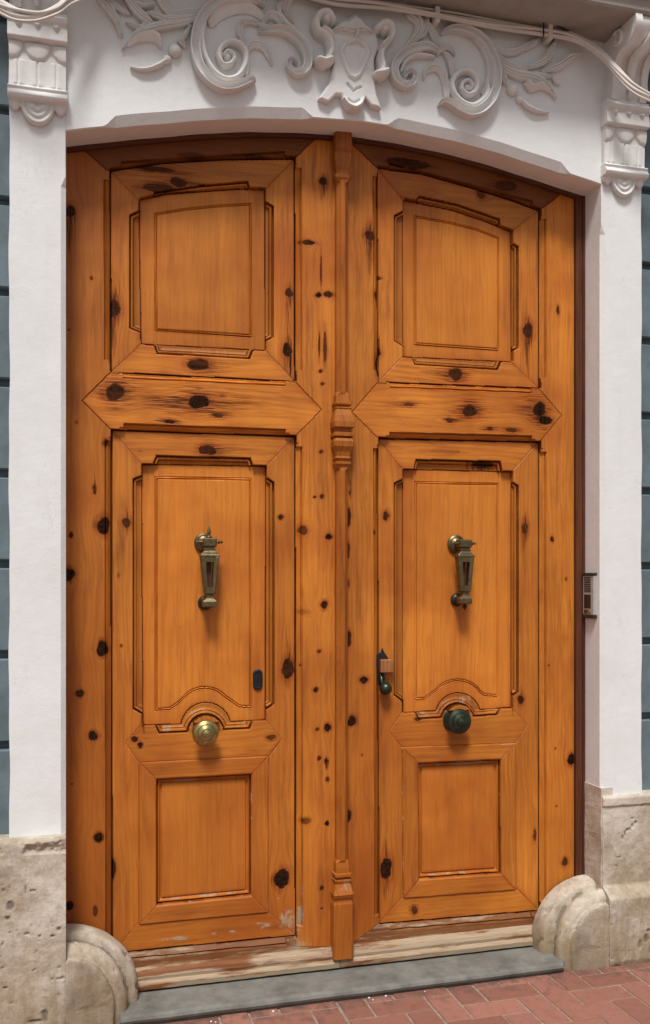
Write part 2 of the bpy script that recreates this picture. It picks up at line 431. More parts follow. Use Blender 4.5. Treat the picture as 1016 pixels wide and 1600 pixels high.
def make_leaf(root, S):
    """S: dict with polygons in world metres. Claims cells part by part."""
    allp = np.array(S['outline'])
    xs = np.arange(allp[:,0].min(), allp[:,0].max() + STEP, STEP); zs = np.arange(allp[:,1].min(), allp[:,1].max() + STEP, STEP)
    XX, ZZ = np.meshgrid(xs, zs)
    cx, cz = (xs[:-1] + xs[1:]) / 2, (zs[:-1] + zs[1:]) / 2
    CXX, CZZ = np.meshgrid(cx, cz)
    free = inside(S['outline'], CXX, CZZ)
    kmap = []
    for pi, part in enumerate(S['parts']):
        name, poly, vert, hfun, mat, tone = part[:6]
        opt = part[6] if len(part) > 6 else {}
        p = np.array(poly)
        i0, i1 = max(0, int((p[:,0].min() - xs[0]) / STEP) - 1), min(len(xs) - 1, int((p[:,0].max() - xs[0]) / STEP) + 2)
        j0, j1 = max(0, int((p[:,1].min() - zs[0]) / STEP) - 1), min(len(zs) - 1, int((p[:,1].max() - zs[0]) / STEP) + 2)
        if i1 <= i0 or j1 <= j0: continue
        sub = free[j0:j1, i0:i1]
        m = inside(poly, CXX[j0:j1, i0:i1], CZZ[j0:j1, i0:i1]) & sub
        if m.sum() < 4: continue
        free[j0:j1, i0:i1] &= ~m
        X, Z = XX[j0:j1+1, i0:i1+1], ZZ[j0:j1+1, i0:i1+1]
        kn = []
        for (kx, ky, rx, ry, t0, t1, s) in S['knots']:
            wx, wz = W(kx, ky, YD)
            ii, jj = int((wx - xs[0]) / STEP) - i0, int((wz - zs[0]) / STEP) - j0
            if 0 <= ii < m.shape[1] and 0 <= jj < m.shape[0] and m[jj, ii]:
                k = .0024; kn.append((wx, wz, rx*k, ry*k, t0*k, t1*k, s))
        K, H, WP = knot_fields(X, Z, kn, vert)
        seed = 3.7 * pi + S['seed']
        slant = .012 * math.sin(seed * 7)
        across, along = (X, Z) if vert else (Z, X)
        gr = np.stack([across + WP + slant * along, along + 5 * math.sin(seed*3), np.full(X.shape, seed)], -1)
        B = np.zeros(X.shape)
        if 'bleach' in S: B = S['bleach'](X, Z)
        if 'bleach' in opt: B = np.maximum(B, opt['bleach'](X, Z))
        if name not in ('panel_moulding',):
            de = -sdf(poly, X, Z)
            st_ = np.exp(-np.maximum(de, 0)/(.016 if 'panel' in name else .011)) * np.clip(.62 + 2.6*fbm(X*11 + seed, Z*(4 if vert else 11), 4, 13), 0, 1.2)
            H = np.maximum(H, np.clip(st_*.95, 0, 1)); K = np.maximum(K, np.clip(st_ - .62, 0, 1)*.75)
        if 'red' in opt: H = np.maximum(H, opt['red'](X, Z)*(1 + .8*fbm(X*7, Z*3, 3, 4)))
        if 'stain' in opt: K = np.maximum(K, opt['stain'](X, Z))
        mark = np.stack([K, H, B, np.full(X.shape, opt.get('grain', .38 if 'panel' in name else .64))], -1)
        h = hfun(X, Z)
        h = h - K * .0015
        tn = np.full(X.shape, tone) if not callable(tone) else tone(X, Z)
        relief(name, M[mat], root, xs[i0:i1+1], zs[j0:j1+1], m, YD - h, YD + .060, False,
               {'grain': ('FLOAT_VECTOR', gr), 'mark': ('FLOAT_COLOR', mark), 'tone': ('FLOAT', tn)}, rim=.0024 if ('panel' in name or name in ('stile', 'mid_rail', 'top_rail')) else .0011, rimmark=opt.get('rim', .5 if ('panel' in name or name in ('stile', 'mid_rail')) else .26))

def chamfers(quads):
    """stopped chamfers on the edges of stiles and rails round the framed fields"""
    segs = []
    for q in quads:
        q = np.array(q)
        for i in range(len(q)):
            a, b = q[i], q[(i+1) % len(q)]; L = np.linalg.norm(b - a)
            if L > .25: segs.append((a, b, L))
    def f(X, Z):
        h = np.zeros(X.shape)
        for a, b, L in segs:
            e = (b - a) / L; t = (X-a[0])*e[0] + (Z-a[1])*e[1]; d = np.abs((X-a[0])*e[1] - (Z-a[1])*e[0])
            on = (t > .045) & (t < L - .045)
            h = np.minimum(h, np.where(on & (d < .022), np.interp(d, [0, .003, .0150, .0168, .0200, .022], [-.022, -.020, -.0055, -.0140, -.0140, 0]), 0))
            # end stops slope into the wood
            en = ((t > .030) & (t <= .045)) | ((t < L - .030) & (t >= L - .045))
            h = np.minimum(h, np.where(en & (d < .008), -.008 + d, 0))
        return h
    return f

def leaf_spec(U_out, L_out, U_open, U_core, U_field, L_open, L_core, L_field, lock, kick_out, kick_in, mid, top, outline, wb_top, wb_bot, knots, seed, stile_split, side):
    uo, lo = P(U_out, REC), P(L_out, REC)
    uop, uc, uf = P(U_open, REC), P(U_core, PAN), P(U_field, PAN)
    lop, lc, lf = P(L_open, REC), P(L_core, PAN), P(L_field, PAN)
    lk, ko, ki = P(lock, REC), P(kick_out, REC), P(kick_in, REC)
    md, tp = P(mid), P(top)
    ch = chamfers([[uo[0], uo[-3], uo[-2], uo[-1]], lo])
    flat = lambda X, Z: ch(X, Z)
    def rec(out):
        def f(X, Z):
            d = sdf(out, X, Z)
            return REC + np.where(d > -.0055, -.024, 0)
        return f
    def mould(op):
        def f(X, Z):
            d = -sdf(op, X, Z)
            return np.interp(d, [0, .002, .004, .007, .0115, .0145, .0165, .0195, .024, .03],
                                [-.042, -.048, -.046, -.031, -.0300, -.033, -.046, -.040, -.043, PAN])
        return f
    def panel(core, field, plump=.003):
        def f(X, Z):
            d = sdf(field, X, Z); dc = -sdf(core, X, Z)
            h = PAN + np.interp(d, [-.017, -.0125, -.011, -.0085, -.006, -.0045, -.002, 0, .002], [plump, plump*.8, -.0055, .0018, .0034, -.0062, -.001, .0008, 0])
            return h - np.where(dc < .0026, .006, 0)
        return f
    xk = (lc[0][0] + lc[1][0])/2; zk = lc[0][1] - .52
    def drip(X, Z):
        g = np.exp(-((X - xk - .012*np.sin(Z*9))/(.035 + .05*np.clip(zk - Z, 0, 1)))**2) * np.clip(1 - (zk + .06 - Z)/.75, 0, 1) * (Z < zk + .06)
        e = np.exp(-((X - (xk + .20))/.028)**2 - ((Z - (zk - .33))/.16)**2) if side == 'L' else 0
        return np.clip(g*np.clip(.55 + 2.0*fbm(X*45, Z*4, 4, 61), 0, 1.2) + e*1.2, 0, 1)*.75
    def kickframe(X, Z):
        d = -sdf(ko, X, Z); di = sdf(ki, X, Z)
        h = REC + .0055 + np.interp(d, [0, .004], [-.004, 0])
        return h - np.interp(di, [0, .004, .006], [.005, .0015, 0])
    def kickpanel(X, Z):
        d = -sdf(ki, X, Z)
        return REC + np.interp(d, [0, .003, .0045, .009, .011, .0175, .021, .03], [-.022, -.027, -.012, -.010, -.019, -.024, -.017, -.016])
    # field boards: mitred from outer corners to opening corners
    def boards(out, op_corners, base):
        (a, b, c, d) = base; (ia, ib, ic, id_) = op_corners      # TL TR BR BL
        return [('top', [a] + out + [b, ib, ia]), ('left', [a, ia, id_, d]), ('right', [b, c, ic, ib]), ('bottom', [d, id_, ic, c])]
    up = P(U_out, REC)
    tl, tr = up[0], up[-3]; br, bl = up[-2], up[-1]
    arc = up[1:-3]
    cu = P([S_ for S_ in stile_split['U']], REC)
    cl = P([S_ for S_ in stile_split['L']], REC)
    l4 = P(L_out, REC)
    fr, flo = rec(uo), rec(lo)
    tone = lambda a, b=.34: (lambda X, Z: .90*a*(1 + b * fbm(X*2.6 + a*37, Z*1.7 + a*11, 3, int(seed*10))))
    ox = np.array(P(outline))[:, 0]
    pine = 'pine'
    kq = ko; k_i = ki
    kb = {'bleach': lambda X, Z: np.where((-sdf(ko, X, Z) < .0042) | (sdf(ki, X, Z) < .0035), np.clip(.15 + 1.0*fbm(X*40, Z*40, 3, 15), 0, .42), 0)}
    parts = [
        ('upper_panel', uc, True, panel(uc, uf), pine, tone(.96)),
        ('panel_moulding', uop, True, mould(uop), pine, tone(.72)),
        ('lower_panel', lc, True, panel(lc, lf), pine, tone(1.10), {'red': drip}),
        ('panel_moulding', lop, True, mould(lop), pine, tone(.74), {'bleach': lambda X, Z: np.where(Z < lop[0][1] - .905, np.clip(.17 + 1.0*fbm(X*30, Z*60, 3, 8), 0, .40), 0)}),
        ('kick_panel', ki, True, kickpanel, pine, tone(1.02), {'bleach': lambda X, Z: np.where(np.abs(np.abs(Z - (ki[0][1] + ki[2][1])/2) - abs(ki[0][1] - ki[2][1])/2 + .012) < .006, np.clip(.24 + 1.1*fbm(X*30, Z*50, 3, 8), 0, .5), 0)}),
        ('kick_frame_board', [kq[0], kq[1], k_i[1], k_i[0]], False, kickframe, pine, tone(.92), kb),
        ('kick_frame_board', [kq[0], k_i[0], k_i[3], kq[3]], True, kickframe, pine, tone(.90), kb),
        ('kick_frame_board', [kq[1], kq[2], k_i[2], k_i[1]], True, kickframe, pine, tone(.90), kb),
        ('kick_frame_board', [kq[3], k_i[3], k_i[2], kq[2]], False, kickframe, pine, tone(.90), kb),
        ('lock_rail', lk, False, lambda X, Z: np.full(X.shape, REC), pine, tone(.96)),
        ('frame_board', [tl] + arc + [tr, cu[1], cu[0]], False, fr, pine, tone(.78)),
        ('frame_board', [tl, cu[0], cu[3], bl], True, fr, pine, tone(1.0)),
        ('frame_board', [tr, br, cu[2], cu[1]], True, fr, pine, tone(1.0)),
        ('frame_board', [bl, cu[3], cu[2], br], False, fr, pine, tone(1.0)),
        ('frame_board', [l4[0], l4[1], cl[1], cl[0]], False, flo, pine, tone(1.0)),
        ('frame_board', [l4[0], cl[0], cl[3], l4[3]], True, flo, pine, tone(.92)),
        ('frame_board', [l4[1], l4[2], cl[2], cl[1]], True, flo, pine, tone(.95)),
        ('frame_board', [l4[3], cl[3], cl[2], l4[2]], False, flo, pine, tone(.92)),
        ('mid_rail', md, False, flat, pine, tone(1.02)),
        ('top_rail', tp, False, flat, pine, tone(.36), {'red': lambda X, Z: .5 + 0*X}),  # low tone: dark staining, plus shade under the arch painted into the wood
        ('bottom_rail', P(stile_split['B']), False, flat, 'pine_red', tone(.9), {'bleach': lambda X, Z: np.clip(.28 + .6*fbm(X*2.5, Z*60, 3, 5), 0, 1)}),
    ]
    o = np.array(P(outline)); split = W(stile_split['X'], 900, YD)[0]
    lft = [(o[:,0].min()-.1, 0), (split, 0), (split, 4), (o[:,0].min()-.1, 4)]
    rgt = [(split, 0), (o[:,0].max()+.1, 0), (o[:,0].max()+.1, 4), (split, 4)]
    ts = (.80, 1.0) if side == 'L' else (.90, .97)
    rl = (lambda X, Z: np.clip(.25 + .35*(1.9 - Z), 0, .75)) if side == 'L' else (lambda X, Z: np.clip(.9*(1.1 - Z), 0, .6))
    rr_ = (lambda X, Z: np.clip(.30*(1.4 - Z), 0, .4)) if side == 'L' else (lambda X, Z: np.clip(.10*(1.4 - Z), 0, .3))
    parts += [('stile', lft, True, flat, pine, tone(ts[0]), {'red': rl}), ('stile', rgt, True, flat, pine, tone(ts[1]), {'red': rr_})]
    if side == 'L':
        for i_, p_ in enumerate(parts):
            if p_[0] in ('frame_board', 'kick_frame_board', 'kick_panel', 'lock_rail') and i_ not in (10, 11, 12, 13):
                o_ = dict(p_[6]) if len(p_) > 6 else {}
                o_['red'] = (lambda X, Z: np.clip(.42*(1.25 - Z), 0, .5)); parts[i_] = p_[:6] + (o_,)
    return dict(outline=P(outline), parts=parts, knots=knots, seed=seed)

def top_px(x):                              # door top line a little above the visible edge, in pixels
    X, _ = W(x, 230, .12); z = float(arch(np.array(X))) + .03
    u = (x - CX) / F_PX; t = (YD + DW) / (CS - u*SN)
    return (x, HY - (z - CAMH) / t * F_PX)

def arcpts(cx, cy, r, a0, a1, n=12, ry=None):
    ry = ry or r
    return [(cx + r*math.cos(R(a0 + (a1-a0)*i/n)), cy - ry*math.sin(R(a0 + (a1-a0)*i/n))) for i in range(n+1)]

LK = [ # left leaf knots: x y rx ry tail(up/right) tail(down/left) strength
 (109,330,8,9,18,105,1),(178,480,10,14,75,95,1),(162,822,10,13,30,12,1),(160,1014,9,11,20,8,1),(125,1084,6,6,0,0,1),(145,1150,7,7,0,0,1),
 (154,1309,7,7,0,0,1),(108,898,8,10,0,0,1),(148,765,3,7,60,10,.7),(108,1416,6,7,0,0,.9),(149,1424,4,8,0,0,.7),(111,836,3,5,6,6,.8),(112,1225,2,2,0,0,.6),
 (176,1363,5,15,18,20,1),(198,816,6,9,40,30,.75),(190,1010,2,3,0,0,.5),(186,900,2,4,0,0,.5),(108,515,2,2,0,0,.6),(143,435,2,3,0,0,.6),
 (505,283,6,8,16,38,1),(482,379,13,4,0,0,.9),(454,455,6,8,20,60,.95),(498,461,5,4,0,0,.9),(513,460,7,5,0,0,.9),(451,545,7,13,60,50,.95),
 (508,545,3,30,20,20,.7),(474,829,8,7,0,0,.55),(503,776,3,4,0,0,.95),(492,777,3,2,0,0,.8),(514,839,5,5,0,0,.9),(507,945,5,7,0,14,1),(474,957,10,4,0,0,.35),
 (499,1018,3,3,0,0,.9),(494,1078,4,4,0,0,.9),(512,1137,5,7,0,10,1),(496,1140,3,3,0,0,.8),(499,1185,3,4,0,0,.8),(510,1190,3,6,6,20,.8),(512,1218,3,4,0,10,.8),
 (478,1283,9,5,0,0,.5),(511,1287,3,4,0,0,.95),(503,1388,3,4,0,0,.8),(503,1420,2,2,0,0,.8),(502,706,3,3,0,0,.9),(501,580,3,3,0,0,.8),(504,600,3,3,0,0,.7),
 (452,1047,9,18,85,26,1),(442,1376,12,16,14,16,1),(441,808,4,4,0,0,.8),(426,1154,9,4,10,8,.8),(211,1157,5,4,0,0,.9),(220,1166,4,4,0,0,.9),
 (312,568,17,9,70,20,1),(250,290,22,7,60,60,.85),(280,281,14,7,120,30,.8),(180,613,13,14,70,40,1),(311,628,15,11,120,120,1),(265,659,7,3,30,40,.8),(341,649,9,3,30,20,.8),(347,619,6,2,20,20,.5),
 (326,702,13,8,80,25,1),(220,705,5,2,40,30,.4),(245,260,30,4,90,80,.7),(400,244,20,5,60,70,.7),(300,243,24,5,60,60,.6),
 (165,692,4,6,0,16,.7),(502,424,1.6,30,20,16,.85),(499,540,1.5,22,16,10,.75),(456,560,1.5,30,10,10,.8),(470,1040,2,2,0,0,.5),(120,660,2,3,0,0,.5)]
RK = [
 (578,368,8,9,50,90,1),(594,432,6,3,0,0,.85),(590,460,4,6,20,30,.85),(594,548,5,7,40,30,.9),(592,572,5,16,20,20,.85),(829,514,9,13,60,120,1),(872,485,3,7,14,14,.9),
 (716,583,14,10,50,70,1),(734,642,12,11,60,50,1),(843,640,11,14,30,60,1),(852,657,12,8,0,40,.9),(703,657,7,4,40,20,.9),(766,670,6,3,40,30,.8),(640,632,8,3,50,40,.6),(755,300,8,8,20,10,.7),(790,290,20,10,40,60,.8),(640,255,40,8,40,40,.85),
 (800,672,10,4,30,50,.8),(606,806,5,7,16,6,1),(824,825,6,9,50,50,.85),(863,843,3,5,8,6,.9),(547,770,2,4,30,30,.7),(545,808,4,14,20,20,.8),(544,860,3,12,20,20,.7),(544,999,6,12,16,16,.95),
 (569,1063,6,6,0,0,1),(550,1127,7,8,0,0,1),(544,1275,6,9,0,0,1),(818,1095,6,7,30,20,.9),(893,1187,7,10,10,6,1),(883,1347,6,7,0,0,.85),(606,1360,10,16,60,70,1),
 (651,1426,6,6,6,14,.9),(633,1100,4,6,0,20,.9),(840,1308,3,10,0,0,.6),(586,832,2,3,0,0,.6),(656,1125,6,3,40,0,.8),(745,1121,4,2,30,30,.7),(566,1180,2,3,0,0,.5),(870,1260,2,2,0,0,.6),
 (700,705,30,3,60,60,.5),(760,724,20,5,50,60,.75),(545,912,2,6,12,12,.6),(885,905,2,3,0,0,.5),(858,1040,2,2,0,0,.5),(868,1170,2,2,0,0,.5)]

Lspec = leaf_spec(
 U_out=[(171,266),(250,254),(350,248),(461,247),(462,597),(172,583)],
 L_out=[(173,671),(462,681),(463,1463),(174,1491)],
 U_open=[(217,312),(236,310),(241,299),(315,288),(388,282),(392,295),(414,296),(415,313),(428,321),(428,527),(416,533),(415,548),(396,548),(391,561),(245,553),(241,541),(220,538),(219,520),(202,513),(202,335),(217,328)],
 U_core=[(217,312),(260,303),(315,299),(370,295),(414,296),(415,548),(220,538)],
 U_field=[(240,332),(290,324),(340,319),(394,316),(395,528),(241,518)],
 L_open=[(221,725),(238,726),(244,711),(392,715),(396,727),(416,728),(417,745),(429,753),(429,1101),(416,1110),(416,1125),(396,1127),(391,1140),(350,1142)] + arcpts(322,1145,27,5,175) + [(294,1145),(248,1147),(242,1134),(223,1133),(222,1117),(207,1108),(207,748),(221,742)],
 L_core=[(221,725),(416,728),(415,1125),(362,1128)] + arcpts(322,1137,39,12,165) + [(283,1132),(223,1133)],
 L_field=[(241,743),(394,746),(394,1108),(372,1106),(358,1096)] + arcpts(320,1108,36,35,145,8,31) + [(281,1100),(266,1110),(241,1112)],
 lock=[(221,1131),(196,1161),(217,1192),(225,1200),(412,1190),(421,1181),(441,1155),(416,1126)],
 kick_out=[(217,1191),(420,1181),(419,1426),(217,1445)], kick_in=[(245,1218),(393,1210),(393,1399),(245,1414)],
 mid=[(128,626),(171,583),(462,597),(503,640),(462,681),(173,671)],
 top=[(96,205),(113,218),(168,266),(250,254),(350,248),(461,247),(505,205),(500,150),(96,150)],
 outline=[(70,1530)] + [top_px(x) for x in (70,96,150,200,260,320,380,440,480,528)] + [(528,1483),(520,1480),(200,1518)],
 wb_top=None, wb_bot=None, knots=LK, seed=1.3,
 stile_split={'U': [(217,312),(414,296),(415,548),(220,538)], 'L': [(221,725),(416,728),(414,1420),(222,1436)], 'X': 300,
              'B': [(60,1495),(174,1491),(463,1463),(463,1480),(520,1480),(520,1560),(60,1560)]}, side='L')
Rspec = leaf_spec(
 U_out=[(588,261),(661,271),(733,291),(797,311),(843,328),(843,608),(590,598)],
 L_out=[(589,684),(843,690),(843,1424),(591,1445)],
 U_open=[(629,312),(650,313),(655,305),(716,318),(782,341),(783,354),(799,362),(799,377),(811,384),(811,544),(800,549),(799,566),(784,566),(779,578),(648,570),(644,559),(629,558),(629,541),(616,533),(616,336),(629,329)],
 U_core=[(629,312),(706,328),(752,343),(799,362),(799,566),(629,558)],
 U_field=[(646,335),(706,346),(745,356),(781,370),(781,549),(646,540)],
 L_open=[(629,733),(646,734),(650,717),(783,720),(786,736),(799,737),(800,751),(811,758),(811,1082),(800,1090),(799,1106),(784,1107),(778,1118),(740,1121)] + arcpts(716,1125,24,8,172) + [(690,1123),(654,1125),(648,1113),(629,1114),(628,1096),(616,1087),(616,754),(629,748)],
 L_core=[(629,733),(799,737),(799,1106),(752,1109)] + arcpts(716,1118,35,14,165) + [(681,1111),(629,1114)],
 L_field=[(647,751),(780,754),(780,1090),(756,1088)] + arcpts(715,1096,37,25,150,8,31) + [(674,1087),(664,1094),(647,1095)],
 lock=[(629,1112),(608,1143),(628,1168),(636,1176),(798,1169),(807,1160),(825,1132),(799,1107)],
 kick_out=[(628,1167),(806,1161),(807,1391),(630,1404)], kick_in=[(654,1193),(782,1187),(783,1365),(655,1374)],
 mid=[(550,644),(589,599),(843,608),(878,649),(844,690),(589,683)],
 top=[(552,226),(588,261),(661,271),(733,291),(797,311),(843,328),(866,312),(900,280),(900,180),(540,160)],
 outline=[(534,1481)] + [top_px(x) for x in (534,580,640,700,760,820,880,898)] + [(898,1447),(848,1450)],
 wb_top=None, wb_bot=None, knots=RK, seed=4.1,
 stile_split={'U': [(629,312),(799,362),(799,566),(629,558)], 'L': [(629,733),(799,737),(802,1384),(634,1397)], 'X': 700,
              'B': [(550,1476),(591,1445),(843,1424),(843,1449),(899,1446),(899,1520),(540,1520)]}, side='R')
# cut the far boards to meet: left edge of L leaf sits behind the jamb
def lower_wear(side):
    def f(X, Z):
        n = fbm(X*9, Z*22, 4, 3)
        return np.clip((.40 - Z) / .45, 0, 1)**2 * (.30 + .9*n) 
    return f
def worn_spots(X, Z):
    B = np.zeros(X.shape)
    for px, py, rx, rz in ((362,1459,20,6),(408,1450,28,8),(446,1436,16,16),(330,1463,22,4),(280,1470,30,4),(470,1425,5,22),(473,1395,4,20),(436,1410,8,10)):
        x, z = W(px, py, YD); B = np.maximum(B, .36*np.exp(-((X-x)/(rx*.0024))**2 - ((Z-z)/(rz*.0024))**2))
    return B
Lspec['bleach'] = lambda X, Z: worn_spots(X, Z)*(1+1.5*fbm(X*60, Z*90, 3, 2)) + np.clip((.36 - Z)/.34, 0, 1)**1.6 * (.34 + 1.3*fbm(X*10, Z*24, 4, 3)) + np.clip(1-np.abs(X-.86)/.10, 0, 1)*np.clip((.42-Z)/.3, 0, 1)*.30
Rspec['bleach'] = lambda X, Z: np.clip((.30 - Z)/.30, 0, 1)**1.6 * (.20 + 1.1*fbm(X*10, Z*24, 4, 9))

def tube_box(x0, x1, y0, y1, z0, z1): return (x0, x1, y0, y1, z0, z1)

def grained(o, vert, seed, tone=1.0, bleach=0.0, red=0.0):
    """grain attributes for pieces modelled as plain meshes"""
    me = o.data; n = len(me.vertices); co = np.zeros(n*3, np.float32); me.vertices.foreach_get('co', co); co = co.reshape(n, 3)
    a, l = (co[:,0] + co[:,1]*.6, co[:,2]) if vert else (co[:,2] + co[:,1]*.6, co[:,0])
    g = np.stack([a, l, np.full(n, seed)], -1)
    me.attributes.new('grain', 'FLOAT_VECTOR', 'POINT').data.foreach_set('vector', g.astype(np.float32).ravel())
    mk = np.zeros((n, 4), np.float32); mk[:,3] = 1; mk[:,2] = bleach(co) if callable(bleach) else bleach; mk[:,1] = red
    me.attributes.new('mark', 'FLOAT_COLOR', 'POINT').data.foreach_set('color', mk.ravel())
    me.attributes.new('tone', 'FLOAT', 'POINT').data.foreach_set('value', np.full(n, tone, np.float32))
    return o

leafL = empty('door_leaf', (0.45, YD, .05)); tag(leafL, 'left leaf of the varnished pine door, with bright brass knob and oval keyhole plate', 'door', 'leaves of the double door')
leafR = empty('door_leaf', (1.62, YD, .05)); tag(leafR, 'right leaf of the varnished pine door, with blackened knob, iron latch and turned centre post', 'door', 'leaves of the double door')
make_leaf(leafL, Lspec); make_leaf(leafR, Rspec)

# weather bars along the foot of each leaf
def weather_bar(leaf, x0, x1, seed):
    prof = [(.050,.005), (.018,.005), (.011,.008), (.008,.026), (.014,.034), (.022,.038), (.020,.050), (.026,.064), (.040,.074), (.050,.078)]
    n = 60; loops = []
    for i in range(n + 1):
        x = x0 + (x1 - x0) * i / n; j = .0003 * math.sin(i*1.7 + seed) + .0004*math.sin(i*.3)
        loops.append([(x, YD - .05 + y + j*.6, .043 + z + j) for y, z in prof])
    b = MB(); b.loft(loops); o = b.build('weather_bar', M['pine_red'], leaf)
    return grained(o, False, seed, .85, lambda co: np.clip(.56 + .7*fbm(co[:,0]*4, co[:,2]*90, 3, int(seed)) - (.5 if seed < 22 else .15)*np.clip(1 - co[:,0]/.42, 0, .6)*np.clip(.5 + fbm(co[:,0]*6, co[:,2]*50, 2, 3)*2, 0, 1) - .55*np.exp(-((co[:,2] - .083 - .003*np.sin(co[:,0]*9))/.004)**2), 0, 1))
xm = W(527, 1500, YD)[0]
weather_bar(leafL, -.02, xm - .0015, 21.0); weather_bar(leafR, xm + .0015, W(846, 1470, YD)[0] + .03, 25.0)

# turned and chamfered centre post
def post():
    cxp = W(534, 900, YD - .02)[0]
    zz = lambda y: W(533, y, YD - .035)[1]
    # (z, half width, depth)
    SEC = [(zz(1497),.040,.050),(zz(1412),.040,.050),(zz(1408),.037,.047),(zz(1404),.037,.047),(zz(1402),.039,.052),(zz(1396),.041,.058),(zz(1386),.034,.048),(zz(1380),.030,.044),(zz(1378),.031,.046),
           (zz(1376),.034,.048),(zz(1374),.034,.048),(zz(1373),.027,.038),(zz(1370),.027,.038),(zz(1369),.034,.049),(zz(1365),.035,.049),(zz(1364),.028,.041),(zz(1356),.028,.040),(zz(1348),.027,.036),(zz(1344),.0225,.034),
           (zz(735),.0225,.034),(zz(730),.027,.038),(zz(728),.029,.040),(zz(725),.032,.046),(zz(722),.032,.046),(zz(721),.025,.036),(zz(718),.025,.036),(zz(716),.031,.044),(zz(713),.029,.042),(zz(706),.032,.046),(zz(698),.039,.056),(zz(690),.040,.058),(zz(685),.036,.052),
           (zz(684),.031,.044),(zz(682),.041,.058),(zz(677),.041,.058),(zz(675),.032,.046),(zz(671),.032,.046),(zz(668),.041,.062),(zz(660),.042,.062),(zz(650),.036,.056),(zz(642),.032,.048),(zz(640),.032,.046),(zz(638),.034,.049),(zz(635),.027,.039),(zz(632),.034,.049),(zz(629),.034,.049),(zz(628),.028,.042),(zz(617),.027,.038),(zz(612),.0225,.034),
           (zz(286),.0225,.034),(zz(281),.028,.040),(zz(278),.032,.044),(zz(274),.032,.044),(zz(271),.027,.040),(zz(266),.027,.040),(zz(262),.030,.045),(zz(250),.034,.050),(zz(240),.035,.050),(zz(236),.031,.045),(zz(232),.034,.050),(zz(205),.034,.050)]
    loops = []
    for z, w, d in SEC:
        shaft = d < .0345
        c = .010 if shaft else .005
        yb = YD - .002
        loops.append([(cxp - w, yb, z), (cxp - w, yb - d + c*1.0, z), (cxp - w + c, yb - d, z), (cxp - (.35*w if shaft else .3*w), yb - d - (.006 if shaft else 0), z), (cxp + (.35*w if shaft else .3*w), yb - d - (.006 if shaft else 0), z), (cxp + w - c, yb - d, z), (cxp + w, yb - d + c, z), (cxp + w, yb, z)])
    # subdivide long shafts so that the grain attribute is well sampled
    b = MB(); b.loft(loops); o = b.build('centre_post', M['pine'], leafR)
    grained(o, True, 31.0, .70, lambda co: np.clip((.30 - co[:,2] + .05)/.5, 0, .20) + .30*np.exp(-((co[:,2] - .335)/.05)**2)*np.clip(1 + 2*fbm(co[:,0]*60, co[:,2]*60, 3, 3), 0, 1.2), .42)
post()

# ------------------------------------------------------------------ door furniture
def knob(leaf, px, py, mat, r=.046):
    x, z = W(px, py, YD - .045); b = MB(); y0 = YD + .021
    b.lathe((x, y0, z), 'y', [(.004,0),(r*.98,0),(r*1.0,-.006),(r*.9,-.012),(r*.45,-.018),(r*.40,-.030),(r*.62,-.038),(r*.96,-.046),(r*1.02,-.054),(r*.97,-.061),(r*.74,-.067),(r*.70,-.0665),(r*.66,-.070),(r*.42,-.076),(r*.37,-.0755),(r*.33,-.080),(r*.14,-.084),(.001,-.085)], 40)
    return b.build('knob', mat, leaf, smooth=False)
k1 = knob(leafL, 323, 1146, M['brass'], .047); k2 = knob(leafR, 720, 1128, M['bronze'], .050)
k1['label'] = 'bright worn brass knob'; k2['label'] = 'blackened bronze knob'
for k in (k1, k2):
    for p in k.data.polygons: p.use_smooth = True
    k.data.set_sharp_from_angle(angle=R(28)) if hasattr(k.data, 'set_sharp_from_angle') else None

